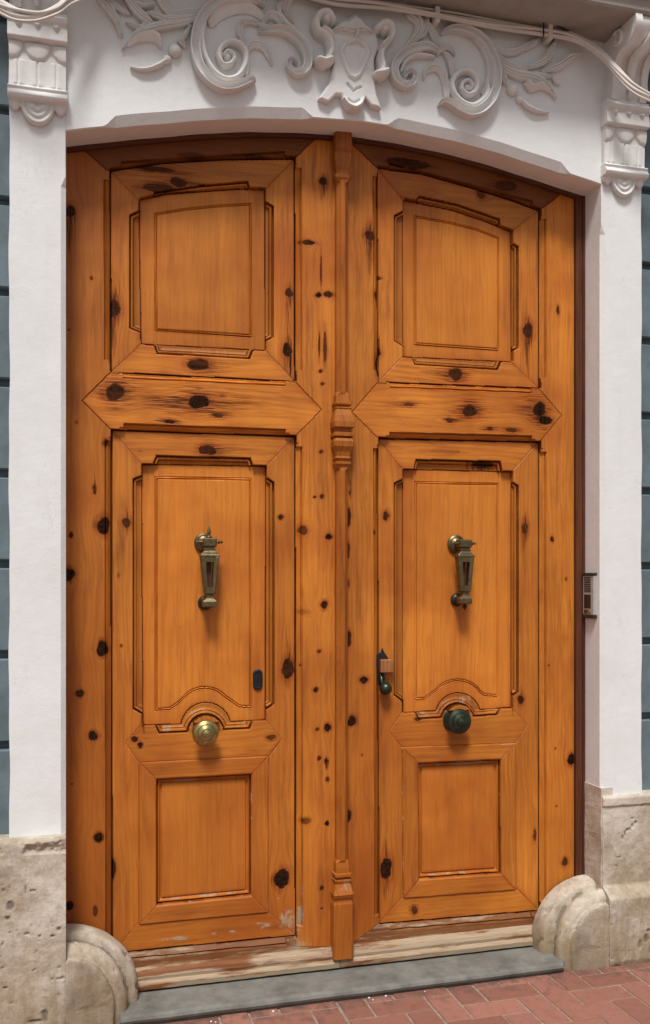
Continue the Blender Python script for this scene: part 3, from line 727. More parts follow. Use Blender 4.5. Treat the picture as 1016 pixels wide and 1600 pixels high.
def knocker(leaf, px, py, finial, tip):
    """(px,py): centre of the upper rose on the door"""
    x, z = W(px, py, YD + .036); ys = YD + .042
    root = MB(); root.lathe((x, ys, z), 'y', [(.002,0),(.036,0),(.038,-.004),(.037,-.010),(.030,-.016),(.026,-.015),(.016,-.022),(.012,-.050),(.001,-.051)], 30)
    kn = root.build('knocker', M['brass_old'], leaf)
    x2 = x + .012; yf = ys - .072
    a = MB(); a.box(x2 - .026, x2 + .026, yf - .010, yf + .036, z - .018, z + .016, .004)
    a.tube([(x2 - .05, yf + .012, z + .001), (x2 + .038, yf + .012, z + .001)], .0050, 10)
    a.lathe((x2, yf + .012, z + .001), 'x', [(.001,.033),(.008,.034),(.0085,.037),(.004,.040),(.0035,.043),(.0065,.046),(.0035,.050),(.001,.053)], 12)
    a.lathe((x2, yf + .012, z + .001), 'x', [(.001,-.046),(.008,-.044),(.008,-.040),(.001,-.038)], 12)
    if finial: a.lathe((x2 - .001, yf + .014, z), 'z', [(.009,.014),(.010,.020),(.005,.024),(.0055,.030),(.0075,.036),(.006,.046),(.001,.064)], 12)
    a.build('hinge_block', M['brass_old'], kn, bevel=.0015)
    # swinging arm: neck mouldings, tapering slotted frame, foot
    s = MB()
    def ring(zz, w, d): return [(x2 - w, yf - d, zz), (x2 + w, yf - d, zz), (x2 + w, yf + d + .018, zz), (x2 - w, yf + d + .018, zz)]
    z0 = z - .018
    s.loft([ring(z0, .020, .002), ring(z0-.006, .020, .002), ring(z0-.007, .023, .005), ring(z0-.011, .023, .005), ring(z0-.013, .019, .003), ring(z0-.020, .026, .006), ring(z0-.028, .033, .008), ring(z0-.031, .037, .010), ring(z0-.037, .038, .010)])
    zt, zb = z0 - .037, z0 - .175
    wt, wb = .036, .021
    def sidebar(s0, sg):
        l = []
        for zz, w, iw in ((zt, wt, .016), (zt-.022, wt-.0025, .015), (zb+.022, wb+.0025, .0085), (zb, wb, .008)):
            l.append([(x2 + sg*w, yf - .006, zz), (x2 + sg*(w-.004), yf - .010, zz), (x2 + sg*iw, yf - .008, zz), (x2 + sg*iw, yf + .024, zz), (x2 + sg*w, yf + .024, zz)])
        s0.loft(l)
    sidebar(s, 1); sidebar(s, -1)
    s.box(x2 - .018, x2 + .018, yf - .0085, yf + .022, zt - .020, zt)
    s.box(x2 - .011, x2 + .011, yf - .0085, yf + .022, zb, zb + .022)
    s.loft([ring(zb, .020, .006), ring(zb-.004, .014, .002), ring(zb-.012, .012, .002), ring(zb-.018, .014, .003), ring(zb-.026, .024, .008), ring(zb-.030, .025, .010), ring(zb-.048, .025, .010), ring(zb-.051, .020, .006)])
    s.build('knocker_arm', M['brass_old'], kn, bevel=.0012)
    bk = MB(); bk.box(x2 - .009, x2 + .009, yf + .018, yf + .024, zb - .0, zt - .004)
    bk.box(x2 - .013, x2 + .013, yf + .016, ys - .012, zb + .028 - .07, zb + .040 - .07)
    bk.build('arm_back', M['pine_dark'], kn); grained(bk_last(), True, 3, .8)
    st = MB(); st.lathe((x + .004, ys, zb - .036), 'y', [(.001,0),(.026,0),(.028,-.004),(.024,-.012),(.018,-.018),(.016,-.040),(.001,-.042)], 24)
    if tip: st.lathe((x2 + .001, yf + .010, zb - .052), 'z', [(.002,0),(.011,-.003),(.007,-.008),(.010,-.012),(.006,-.018),(.001,-.024)], 12)
    st.build('strike_plate', M['bronze'], kn)
def bk_last(): return COL.objects[-1]
knocker(leafL, 319, 848, True, False); knocker(leafR, 713, 850, False, True)

# oval keyhole plate on the left leaf
x, z = W(403, 1062, YD + .040); b = MB(); yk = YD + .0445
def oval(a, c, y): return [(x + a*math.cos(2*math.pi*k/28), y, z + c*math.sin(2*math.pi*k/28) * (1 if abs(math.sin(2*math.pi*k/28)) < 2 else 1)) for k in range(28)]
def stad(a, c, y):
    out = []
    for k in range(28):
        t = 2*math.pi*k/28; s_, c_ = math.sin(t), math.cos(t)
        out.append((x + a*c_, y, z + (c - a)*(1 if s_ > 0 else -1 if s_ < 0 else 0) + a*s_))
    return out
b.loft([stad(.019,.040,yk), stad(.019,.040,yk-.005), stad(.016,.037,yk-.008), stad(.0115,.032,yk-.0085), stad(.010,.030,yk-.005)])
esc = b.build('keyhole_plate', M['iron'], leafL)
b = MB(); b.prism([(x+.0045*math.cos(2*math.pi*k/12), z+.010+.0045*math.sin(2*math.pi*k/12)) for k in range(12)], yk-.0062, yk-.004); b.prism([(x-.0025,z-.017),(x+.0025,z-.017),(x+.0025,z+.007),(x-.0025,z+.007)], yk-.0064, yk-.004)
b.build('keyhole', M['dusk'], esc)

# iron latch with a ball grip on the right leaf
def latch():
    yb = YD + .021
    pl = MB(); pts = [(588,1022),(595,1019),(597,1012),(600,1019),(606,1028),(611,1036),(603,1040),(600,1050),(601,1062),(597,1072),(592,1070),(590,1050),(587,1040)]
    pl.prism([W(a, c, yb) for a, c in pts], yb - .007, yb + .004)
    la = pl.build('latch', M['iron'], leafR, bevel=.0015)
    (xa, za), (xb, zb) = W(592, 1030, yb), W(612, 1050, yb)
    w = MB(); w.box(xa, xb, yb - .030, yb - .006, zb, za, .003)
    o = w.build('latch_block', M['pine_red'], la); grained(o, True, 41, 1.3)
    xk, zk = W(603, 1076, yb - .03)
    g = MB(); g.tube([(W(594,1052,yb)[0], yb - .010, W(594,1052,yb)[1]), (xk - .012, yb - .018, zk + .02), (xk, yb - .026, zk)], .007, 10)
    g.lathe((xk, yb - .030, zk), 'y', [(.001,.024),(.014,.021),(.023,.012),(.0255,0),(.023,-.012),(.014,-.021),(.006,-.024),(.001,-.0245)], 24)
    o = g.build('latch_grip', M['bronze'], la, smooth=True)
latch()

# ------------------------------------------------------------------ dark fixed frame behind the opening
fr_ = empty('timber_surround', (XR - .02, .12, .05)); tag(fr_, kind='thing'); tag(fr_, 'dark reddish timber frame round the double door, its post showing at the right', 'door frame')
b = MB()
xa = W(897, 900, YD)[0] + .002
b.box(xa, xa + .030, .128, .21, .04, 3.20, .002); b.box(xa + .030, XR + .03, .122, .21, .04, 3.20, .002)
o = b.build('frame_post', M['pine_dark'], fr_); grained(o, True, 51, .85)
b = MB()
b.box(-.06, .004, .148 + .045, .24, .04, 3.15, .002)
o = b.build('frame_post', M['pine_dark'], fr_); grained(o, True, 53, 1.0)
b = MB(); loops = []
for i in range(41):
    xx = -.05 + (XR + .08) * i / 40; zt = float(arch(np.array(min(max(xx, 0), XR)))) 
    loops.append([(xx, .1285, zt - .016), (xx, .1285, zt + .05), (xx, .16 - .016, zt + .05), (xx, .16 - .016, zt - .016)])
b.loft(loops); o = b.build('frame_head', M['pine_dark'], fr_); grained(o, False, 55, .8)
# dark backing so that no light comes through the joints
b = MB(); b.box(-.05, XR + .05, .215, .235, .03, 3.40); o = b.build('frame_backing', M['pine_dark'], fr_); grained(o, True, 57, .3)

# ------------------------------------------------------------------ white surround
ZP, ZS = .675, 3.745                        # plinth top, balcony soffit
wall = empty('door_surround', (0, 0, ZP)); tag(wall, 'white plastered portal round the door, arched and carved above, on stone plinths', 'wall')
PW = .187
def wob(z, s): return .0016*math.sin(z*9 + s) + .0012*math.sin(z*23 + 2*s)
def pilaster(x0, x1, inner, zstop):
    """inner: +1 the opening lies at x1 (left pilaster), -1 at x0"""
    loops = []
    for z in sorted(set(list(np.linspace(ZP - .01, 3.86, 70)) + [zstop - .035, zstop - .0001, zstop])):
        c = .017 if z < zstop - .034 else (.017 * (zstop - z)/.035 if z < zstop else .0)
        c = max(c, .0025); w_ = wob(z, x0); w2 = wob(z, x0 + 2)
        if inner > 0: l = [(x0 + w_, 0, z), (x1 - c, 0 + w2*.5, z), (x1, c*.8, z), (x1 - .0, .19, z), (x0, .19, z)]
        else: l = [(x0 + c, w2*.5, z), (x1 + w_, 0, z), (x1, .19, z), (x0, .19, z), (x0, c*.8, z)]
        loops.append(l)
    b = MB(); b.loft(loops); return b.build('pilaster', M['plaster'], wall)
pilaster(-PW, 0.0, 1, W(95, 275, 0)[1]); pilaster(XR, XR + PW, -1, W(938, 352, 0)[1])

# wall over the arch, with the worn chamfer on two stretches of its edge
def chamf(x):
    px = CX + F_PX * ((x*CS - DW*0 + 0) * 0)  # unused
    a = [W(q, 200, 0)[0] for q in (165, 180, 474, 488, 606, 622, 878, 890)]
    k = np.interp(x, a, [0, 1, 1, 0, 0, 1, 1, 0]); return k
xsw = np.unique(np.concatenate([np.linspace(0, XR, 150)])); V = []; Fc = []
for i, xx in enumerate(xsw):
    za = float(arch(xx)) + .0009*math.sin(xx*13) + .0007*math.sin(xx*31); k = float(chamf(xx)); c = .003 + .032*k
    V += [(xx, .0, 3.86), (xx, .0, 3.5), (xx, .0, za + c), (xx, .004 + .014*k, za), (xx, .07, za - .001), (xx, .19, za + .001), (xx, .19, 3.86)]
n = 7
for i in range(len(xsw) - 1):
    for j in range(n): 
        k = (j + 1) % n; Fc.append((i*n + j, i*n + k, (i+1)*n + k, (i+1)*n + j))
Fc.append(tuple(range(n))); Fc.append(tuple(range((len(xsw)-1)*n, len(xsw)*n)))
b = MB(); b.add(V, Fc); b.build('arch_wall', M['plaster'], wall)

# --- carved stucco, traced stroke by stroke
class Stucco:
    def __init__(s, x0, x1, y0, y1, step=.0016):
        a, c = W(x0, y1, 0), W(x1, y0, 0); zlo = min(W(x0, y1, 0)[1], W(x1, y1, 0)[1]); zhi = max(W(x0, y0, 0)[1], W(x1, y0, 0)[1])
        s.xs = np.arange(a[0], c[0], step); s.zs = np.arange(zlo, zhi, step); s.st = step
        s.X, s.Z = np.meshgrid(s.xs, s.zs); s.H = np.zeros(s.X.shape)
    def win(s, pts, pad):
        p = np.array(pts); i0, i1 = np.searchsorted(s.xs, [p[:,0].min()-pad, p[:,0].max()+pad]); j0, j1 = np.searchsorted(s.zs, [p[:,1].min()-pad, p[:,1].max()+pad])
        return slice(j0, j1), slice(i0, i1)
    def stroke(s, px, hw, h, prof='round', dx=0):
        k = .00215; sp = spline([W(a, b_, 0) for a, b_ in px], 8)
        T = np.linspace(0, 1, len(sp)); hwv = np.interp(T, np.linspace(0, 1, len(hw)), np.array(hw) * k) if hasattr(hw, '__len__') else np.full(len(sp), hw * k)
        w = s.win(sp, hwv.max() + .004); X, Z = s.X[w], s.Z[w]
        if X.size == 0: return
        best = np.full(X.shape, 1e9); bw = np.zeros(X.shape); bs = np.zeros(X.shape); bt = np.zeros(X.shape)
        for i in range(len(sp) - 1):
            a, c = sp[i], sp[i+1]; e = c - a; L = e @ e + 1e-12
            t = np.clip(((X-a[0])*e[0] + (Z-a[1])*e[1]) / L, 0, 1)
            d = np.hypot(X-a[0]-t*e[0], Z-a[1]-t*e[1]); ww = hwv[i] + t*(hwv[i+1]-hwv[i])
            q = d / np.maximum(ww, 1e-5); m = q < best
            sd = np.sign((X-a[0])*e[1] - (Z-a[1])*e[0])
            best = np.where(m, q, best); bs = np.where(m, sd, bs); bw = np.where(m, ww, bw); bt = np.where(m, T[i] + t*(T[i+1]-T[i]), bt)
        q = np.minimum(best, 1.0); ins = best < 1
        if prof == 'round': f = np.sqrt(np.maximum(1 - q**2, 0))*.9 + .1
        elif prof == 'hollow': f = np.interp(q, [0, .35, .6, .78, .92, 1], [.42, .5, .85, 1, .85, .35])
        elif prof == 'leaf': f = np.interp(q * bs, [-1, -.85, -.62, -.5, -.38, -.1, 0, .1, .35, .5, .62, .85, 1], [.3, .7, .78, .62, .95, .9, .50, .8, .82, .52, .62, .5, .25])
        elif prof == 'tilt': f = np.interp(q * bs, [-1, -.85, -.2, .5, .9, 1], [.35, .95, .8, .5, .3, .15])
        elif prof == 'tiltr': f = np.interp(-q * bs, [-1, -.85, -.2, .5, .9, 1], [.35, .95, .8, .5, .3, .15])
        hh = 1.4 * h * f * np.clip(.45 + bw / (max(hwv) + 1e-6) * .6, 0, 1)
        s.H[w] = np.where(ins, np.maximum(s.H[w], hh), s.H[w])
    def ball(s, c, r, h):
        x, z = W(c[0], c[1], 0); r *= .00235; w = s.win([(x, z)], r + .004); q = np.hypot(s.X[w]-x, s.Z[w]-z) / r
        s.H[w] = np.where(q < 1, np.maximum(s.H[w], h * np.sqrt(np.maximum(1 - q**2, 0))*.95 + .05*h), s.H[w])
    def poly(s, px, h, rnd=.006, cut=False, sgn=1):
        p = [W(a, b_, 0) for a, b_ in px]; w = s.win(p, .005); d = sdf(p, s.X[w], s.Z[w])
        hh = h * np.interp(-d, [0, rnd*.3, rnd], [.55, .85, 1])
        if cut: s.H[w] = np.where(d < 0, s.H[w] + h*np.interp(-d, [0, rnd], [0, 1]), s.H[w])
        else: s.H[w] = np.where(d < 0, np.maximum(s.H[w], hh), s.H[w])
    def carve(s, px, hw, depth):
        sp = spline([W(a, b_, 0) for a, b_ in px], 8); k = hw * .00235; w = s.win(sp, k + .003); d = np.full(s.X[w].shape, 1e9)
        for i in range(len(sp)-1):
            a, c = sp[i], sp[i+1]; e = c-a; L = e@e + 1e-12; t = np.clip(((s.X[w]-a[0])*e[0] + (s.Z[w]-a[1])*e[1])/L, 0, 1)
            d = np.minimum(d, np.hypot(s.X[w]-a[0]-t*e[0], s.Z[w]-a[1]-t*e[1]))
        s.H[w] = np.where(s.H[w] > 0, np.maximum(s.H[w] - depth*np.clip(1 - d/k, 0, 1), .002), 0)
    def build(s, name, label=None):
        H = s.H.copy()
        for _ in range(0):                # soften with paint layers
            Hp = np.pad(H, 1, mode='edge'); H2 = (Hp[1:-1,1:-1]*4 + Hp[:-2,1:-1] + Hp[2:,1:-1] + Hp[1:-1,:-2] + Hp[1:-1,2:]) / 8; H = np.where(s.H > 0, H2, 0)
        H = H + np.where(H > 0, .0012*fbm(s.X*60, s.Z*60, 3, 2), 0)
        c = (H[:-1,:-1] > 0) & (H[1:,:-1] > 0) & (H[:-1,1:] > 0) & (H[1:,1:] > 0)
        o = relief(name, M['ornament'], wall, s.xs, s.zs, c, -H - .001, .012, True)
        if label: o['label'] = label
        return o

A = Stucco(140, 500, -60, 150)
# left C scroll
A.stroke([(330,38),(340,27),(356,18),(378,14),(398,20),(412,34)], [7,9,10,10,8,4], .016, 'tilt')
A.stroke([(410,12),(395,6),(378,3),(354,4),(333,13),(317,29),(307,52),(304,80),(310,107),(324,127),(343,139),(363,140),(380,134),(392,128),(397,131)], [3,5,7,8,9,9,9,9,9,9,9,8,7,5,2], .030, 'hollow')
A.stroke([(319,40),(315,58),(316,76),(321,96),(333,116),(351,128),(370,124),(381,108),(383,89),(375,75),(359,70),(345,78),(341,92),(347,105),(358,105),(364,97)], [4,6,6,6,6,6,6,6,6,6,6,6,6,5,5,4], .027, 'round')
A.stroke([(366,97),(363,88),(354,84),(348,90)], [4,4,4,3], .022); A.ball((354,92), 7, .024)
0 and A.carve([(312,40),(309,62),(309,82),(316,104),(329,123),(347,134),(366,133),(382,124)], 2.2, .012)
A.stroke([(384,82),(379,66),(374,52),(376,42),(386,37),(400,41)], [4,6,7,6,4,2], .026, 'leaf')
A.stroke([(384,84),(389,74),(399,70),(411,75),(419,88),(424,102)], [4,7,9,8,6,2], .017, 'leaf')
A.stroke([(384,120),(386,104),(386,88)], [3,4,3], .02)
# S scroll beside it
A.stroke([(404,52),(420,51),(436,51),(452,58),(466,71),(476,90),(478,106),(472,116),(461,118),(452,112),(449,102),(455,97),(462,102)], [3,5,7,8,8,8,8,7,6,5,5,4,3], .028, 'hollow')
A.stroke([(434,22),(446,40),(464,56),(479,72),(485,92),(482,112),(472,122)], [5,6,6,5,4,3,2], .022, 'round')
A.stroke([(412,36),(420,27),(432,31),(438,44)], [4,7,8,4], .026, 'leaf'); A.stroke([(419,46),(408,42),(400,36)], [5,6,2], .02, 'leaf')
A.stroke([(440,4),(435,14),(436,28)], [4,6,4], .024, 'leaf'); A.carve([(416,55),(434,56),(450,64),(462,78),(469,95)], 2, .012)
A.stroke([(462,-20),(450,2),(446,20),(456,36)], [9,8,6,3], .018, 'leaf')
# left foliage
A.stroke([(306,32),(286,38),(262,42),(240,46),(222,52),(206,62),(190,78)], [4,7,8,9,8,5,1], .026, 'leaf')
A.stroke([(200,73),(214,65),(230,61),(244,64),(251,76)], [2,4,6,6,2], .030, 'tilt')
A.stroke([(312,26),(288,31),(262,33),(240,26),(228,22)], [4,6,7,6,2], .024, 'leaf')
A.stroke([(236,38),(224,30),(210,16),(196,-4),(186,-24)], [5,9,9,7,3], .028, 'leaf'); A.stroke([(228,34),(222,46),(206,42),(196,37)], [5,6,4,1], .022, 'leaf')
A.stroke([(188,56),(185,42),(174,22),(160,4),(146,-14)], [4,6,8,8,3], .028, 'leaf'); A.stroke([(202,24),(186,16),(172,4),(160,-12)], [3,6,7,4], .022, 'leaf')
A.stroke([(238,11),(222,11),(208,4),(198,-10)], [4,6,6,3], .028, 'tilt')
A.stroke([(238,-22),(248,0),(262,20),(278,24),(292,22),(308,21),(322,15)], [5,7,7,5,6,6,4], .022, 'leaf')
A.stroke([(296,44),(288,58),(282,66),(288,75)], [3,5,6,3], .024, 'leaf')
A.ball((273,81), 10.5, .028); A.ball((261,95), 7, .022)
A.stroke([(257,98),(248,104),(236,109),(220,111),(204,107)], [4,5,4,3,1], .018)
A.build('scroll_ornament', 'stucco scroll with leaves left of the cartouche')

B_ = Stucco(600, 920, 0, 200)
B_.stroke([(690,54),(700,46),(720,46),(740,58),(756,78),(764,100),(763,126),(752,147)], [4,7,9,10,10,9,7,3], .016, 'tiltr')
B_.stroke([(690,54),(702,49),(718,50),(737,58),(754,73),(766,94),(772,117),(770,142),(762,162),(747,176),(730,180),(714,174),(701,165),(690,161),(684,166)], [3,5,7,8,9,9,9,9,9,9,9,8,7,5,2], .030, 'hollow')
B_.stroke([(757,134),(758,148),(750,161),(735,169),(719,164),(707,151),(703,135),(710,121),(724,115),(737,122),(742,135),(738,148),(727,152),(718,144),(719,133)], [4,6,6,6,6,6,6,6,6,6,6,6,5,5,4], .027, 'round')
B_.stroke([(720,133),(728,129),(735,136),(733,143)], [4,4,4,3], .022); B_.ball((728,140), 7, .024)
0 and B_.carve([(763,140),(756,157),(741,169),(726,172),(711,163)], 2.2, .012)
B_.stroke([(682,88),(689,79),(699,77),(709,88)], [2,5,6,2], .024, 'leaf'); B_.stroke([(704,120),(703,104),(699,92),(692,84)], [4,7,7,3], .024, 'leaf')
B_.stroke([(661,125),(664,114),(676,107),(688,113),(694,130),(696,148),(697,160)], [2,5,8,8,7,6,4], .018, 'leaf')
B_.stroke([(682,84),(668,78),(652,79),(634,85),(620,96),(613,112),(616,128),(628,137),(641,134),(646,123),(640,115),(632,119),(630,125)], [4,7,8,8,8,8,8,7,6,5,5,4,3], .028, 'hollow')
B_.stroke([(676,92),(662,90),(646,90),(631,99),(624,115)], [3,5,5,5,3], .020, 'round')
B_.stroke([(640,26),(651,36),(652,52),(640,70),(622,88),(610,104)], [10,10,9,7,5,2], .026, 'leaf')
B_.stroke([(664,32),(660,54),(650,64)], [7,7,3], .024, 'leaf'); B_.stroke([(668,44),(676,60),(682,74)], [6,7,3], .024, 'leaf')
B_.stroke([(758,70),(772,80),(788,84),(803,83),(818,76),(834,64)], [4,7,7,7,6,2], .022, 'leaf')
B_.stroke([(764,84),(778,96),(796,107),(816,110),(832,104)], [4,6,6,6,3], .026, 'leaf')
B_.stroke([(826,108),(846,99),(858,84),(866,62)], [4,8,8,2], .028, 'leaf'); B_.stroke([(846,114),(868,107),(886,95),(908,85)], [4,8,8,1], .028, 'leaf')
B_.stroke([(822,78),(834,70),(840,60)], [4,5,2], .02, 'leaf')
B_.stroke([(772,96),(788,112),(808,120),(832,125),(852,137),(867,157)], [4,7,9,9,6,1], .026, 'leaf')
B_.stroke([(820,134),(828,141),(842,138),(856,145)], [5,6,5,2], .030, 'tilt'); B_.stroke([(832,120),(846,122),(862,121)], [6,6,2], .022, 'leaf'); B_.stroke([(862,122),(866,130),(872,133)], [3,4,3], .014)
B_.stroke([(776,104),(783,118),(787,130)], [3,5,5], .024, 'leaf')
B_.ball((799,142), 10.5, .028); B_.ball((811,157), 7, .022)
B_.stroke([(815,161),(822,168),(836,175),(856,178)], [4,5,4,1], .018)
B_.build('scroll_ornament', 'stucco scroll with leaves right of the cartouche')

C_ = Stucco(482, 622, 8, 195)
C_.poly([(517,50),(527,37),(539,35),(552,26),(564,34),(569,41),(579,48),(586,60),(590,78),(582,98),(583,128),(586,152),(594,175),(577,170),(568,158),(561,172),(549,180),(536,167),(531,153),(523,153),(511,165),(495,158),(512,133),(519,104),(510,84),(510,64)], .026, .008)
C_.stroke([(516,40),(508,29),(496,31),(490,44),(494,57),(504,62),(511,72),(513,88),(507,101),(498,103)], [7,8,8,8,7,7,8,8,7,5], .044, 'round')
C_.ball((507,37), 9, .052); C_.stroke([(494,103),(502,106),(512,103)], [7,8,7], .050)
C_.stroke([(500,56),(509,62),(516,72)], [4,4,3], .052)
C_.stroke([(585,52),(596,45),(606,50),(608,63),(602,73),(594,84),(591,98),(593,112),(591,122)], [8,9,8,7,6,6,7,8,8], .044, 'round')
C_.ball((597,52), 9, .052); C_.stroke([(583,124),(591,124),(599,120)], [7,9,7], .050); C_.stroke([(590,82),(596,76),(601,72)], [3,4,3], .052)
C_.stroke([(516,56),(532,54),(548,57),(562,55),(576,60)], [3,6,6,6,3], .042, 'leaf')
C_.poly([(520,50),(529,40),(540,39),(552,30),(563,38),(568,45),(578,52),(580,62),(566,56),(552,56),(536,54),(522,58)], .040, .010)
C_.poly([(524,82),(530,72),(540,70),(553,62),(566,70),(573,76),(578,88),(570,108),(561,127),(551,133),(541,127),(531,106)], .036, .010)
C_.poly([(531,86),(537,76),(553,69),(568,78),(571,90),(558,122),(551,126),(544,122)], -.010, .008, True)
C_.poly([(536,78),(544,73),(553,70),(561,74),(567,82),(553,77)], -.006, .004, True)
C_.carve([(540,136),(546,143),(550,147),(555,143),(561,141)], 2.6, .010); C_.carve([(542,160),(550,164),(558,161)], 2.2, .010)
C_.stroke([(534,160),(541,170),(550,175),(559,170),(564,160)], [4,5,6,5,4], .036); C_.stroke([(553,57),(553,66)], [2,2], .044)
C_.build('cartouche', 'stucco shield cartouche over the middle of the arch')

# --- carved capitals of the pilasters
def capital(x0, label):
    z1, z0 = 3.495, 3.118; w = PW; st = .0022
    xs = np.arange(x0 - .004, x0 + w + .004 + st, st); zs = np.arange(z0, z1 + st, st); X, Z = np.meshgrid(xs, zs); U = (X - x0) / w; Vp = (z1 - Z) / (z1 - z0)
    H = np.interp(Vp, [0, .03, .035, .06, .10, .108, .12, .25, .262, .27, .275, .66, .675, .69, .705, .715, .73, .76, .79, .80],
                      [.045, .047, .055, .064, .056, .050, .046, .052, .050, .030, .024, .020, .034, .040, .036, .034, .040, .046, .040, .022])
    # little drop pendants in the upper band
    for uc in (.17, .5, .83):
        tri = (np.abs(U - uc) * 1.9 + np.abs(Vp - .128) * 3.2); H = np.where((Vp > .125) & (tri < .155), np.maximum(H, .046 + .014*np.clip((.155 - tri)/.06, 0, 1)), H)
    # scallops and flutes
    for uc in (.02, .5, .98):
        q = np.hypot((U - uc) / .235, (Vp - .285) / .135); H = np.where((Vp > .28) & (Vp < .62) & (q < 1), np.maximum(H, .024 + .010*np.sqrt(np.clip(1 - q**2, 0, 1)) + .003), H)
    fl = (Vp > .43) & (Vp < .645)
    for uc in (.16, .50, .83): H = np.where(fl, H - .006*np.exp(-((U - uc)/.016)**2), H)
    H = np.where(fl, H + .004*np.sin(U*math.pi*3)**2, H)
    cells_ok = np.ones(X.shape, bool)
    # pendant
    lower = Vp >= .80
    q = np.hypot((U - .5) / .31, (Vp - .80) / .20); e = np.hypot((np.abs(U - .5) - .40) / .115, (Vp - .80) / .085)
    pend = (q < 1); ear = (e < 1)
    Hp = np.where(pend, np.interp(q, [0, .45, .52, .62, .68, .88, 1], [.016, .018, .022, .022, .015, .024, .012]), 0)
    Hp = np.maximum(Hp, np.where(ear, .010 + .012*np.sqrt(np.clip(1 - e**2, 0, 1)), 0))
    for uc, vc in ((.40,.835),(.5,.855),(.60,.835)): 
        qq = np.hypot((U-uc)/.075, (Vp-vc)/.030); Hp = np.where(lower & (qq < 1), np.maximum(Hp, .018 + .008*np.sqrt(np.clip(1-qq**2,0,1))), Hp)
    H = np.where(lower, Hp, H); 
    H = H + .0012*fbm(X*50, Z*50, 3, 8)
    ok = ~lower | pend | ear
    c = ok[:-1,:-1] & ok[1:,:-1] & ok[:-1,1:] & ok[1:,1:]
    Hb = np.pad(H, 1, mode='edge'); H = (Hb[1:-1,1:-1]*4 + Hb[:-2,1:-1] + Hb[2:,1:-1] + Hb[1:-1,:-2] + Hb[1:-1,2:]) / 8
    # narrower body below the cornice
    body = (Vp > .26) & (Vp < .67); nar = body & ((U < .0) | (U > 1.0)); c &= ~nar[:-1,:-1]
    o = relief('capital', M['ornament'], wall, xs, zs, c, -np.maximum(H, .002), .02, True); o['label'] = label
capital(-PW, 'carved capital of the left pilaster'); capital(XR, 'carved capital of the right pilaster')

# ------------------------------------------------------------------ balcony overhead with two consoles
bal = empty('cornice', (1.05, 0, ZS)); tag(bal, 'stained projecting cornice carried by scrolled consoles at the very top of the doorway', 'cornice')
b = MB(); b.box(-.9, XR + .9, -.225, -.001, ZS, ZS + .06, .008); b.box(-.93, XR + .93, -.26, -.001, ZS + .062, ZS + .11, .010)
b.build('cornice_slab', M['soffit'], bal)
def console(x0, x1, label):
    prof = [(0.005, 3.497)]
    crv = spline([(-.050,3.497),(-.062,3.53),(-.060,3.57),(-.068,3.61),(-.09,3.645),(-.13,3.655),(-.165,3.657),(-.20,3.675),(-.222,3.71),(-.218,3.743)], 6)
    prof = [(.004, 3.498)] + [tuple(p) for p in crv] + [(.004, 3.743)]
    b = MB(); n = len(prof)
    for (xa, xb, inset) in ((x0, x0 + .030, 0), (x0 + .030, x1 - .030, .012), (x1 - .030, x1, 0)):
        pr = [(y + (inset if 0 < i < n-1 else 0), z + (inset*.5 if 1 < i < n-2 else 0)) for i, (y, z) in enumerate(prof)]
        b.add([(xa, y, z) for y, z in pr] + [(xb, y, z) for y, z in pr], [tuple(range(n)), tuple(reversed(range(n, 2*n)))] + [(i, (i+1) % n, (i+1) % n + n, i + n) for i in range(n)])
    for xc in ((x0 + x1)/2,):       # acanthus rib down the front
        b.tube([(xc, y - .0, z - .002) for y, z in crv[2:-4]], lambda t: .018*math.sin(math.pi*min(max(t,.08),.95)) + .004, 10)
    for sx in (x0 - .004, x1 + .004):  # side volutes
        pts = [(sx, -.10 + (.045 - .0065*k*.42)*math.cos(k*.42 + 1), 3.70 + (.040 - .0058*k*.42)*math.sin(k*.42 + 1)) for k in range(15)]
        b.tube(pts, .008, 8)
    o = b.build('console', M['ornament'], bal); o['label'] = label
console(-PW + .012, -.014, 'left scrolled console'); console(XR + .014, XR + PW - .012, 'right scrolled console')

# ------------------------------------------------------------------ cables
cb = empty('cable_bundle', (1.0, -.05, 3.7)); tag(cb, 'bundle of pale painted cables sagging below the cornice, tied with clips', 'cable')
CP = [(-45,-14,-.16),(0,9,-.17),(28,20,-.175),(60,23,-.175),(90,13,-.16),(122,-8,-.12),(200,-24,-.04),(340,-26,-.035),(450,-14,-.035),(520,2,-.04),(600,11,-.045),(682,25,-.045),(765,40,-.04),(850,51,-.04),(900,62,-.05),(938,86,-.09),(965,113,-.13),(990,136,-.16),(1020,152,-.18),(1070,170,-.19)]
base = []
for px, py, Y in CP:
    x, z = W(px, py, Y); base.append((x, Y, min(z, ZS - .022)))
bs = spline(base, 8)
offs = [(0, .009, .0072), (-.003, -.007, .0078), (-.010, .001, .006), (.004, .020, .0048), (-.006, -.016, .0048)]
for k, (oy, oz, r) in enumerate(offs):
    pts = []
    for i, p in enumerate(bs):
        a = i * .035 + k; j = .004*math.sin(i*.21 + k*2.1)
        oz2 = oz + j + (.010*math.sin(i*.045 + k) if k in (3, 4) else 0)
        pts.append((p[0], p[1] + oy + .003*math.sin(a), min(p[2] + oz2, ZS - r - .003)))
    t = MB(); t.tube(pts, r, 8); t.build('cable', M['cable'], cb, smooth=True)
for px in (682, 855):
    i = int(np.argmin([abs(p[0] - W(px, 40, -.045)[0]) for p in bs])); p = bs[i]
    t = MB(); t.box(p[0] - .010, p[0] + .010, p[1] - .018, -.0, p[2] - .030, p[2] + .030, .003); t.box(p[0] - .006, p[0] + .006, -.016, .0, p[2] + .028, min(p[2] + .052, ZS - .003), .002)
    t.build('cable_clip', M['cable'], cb)
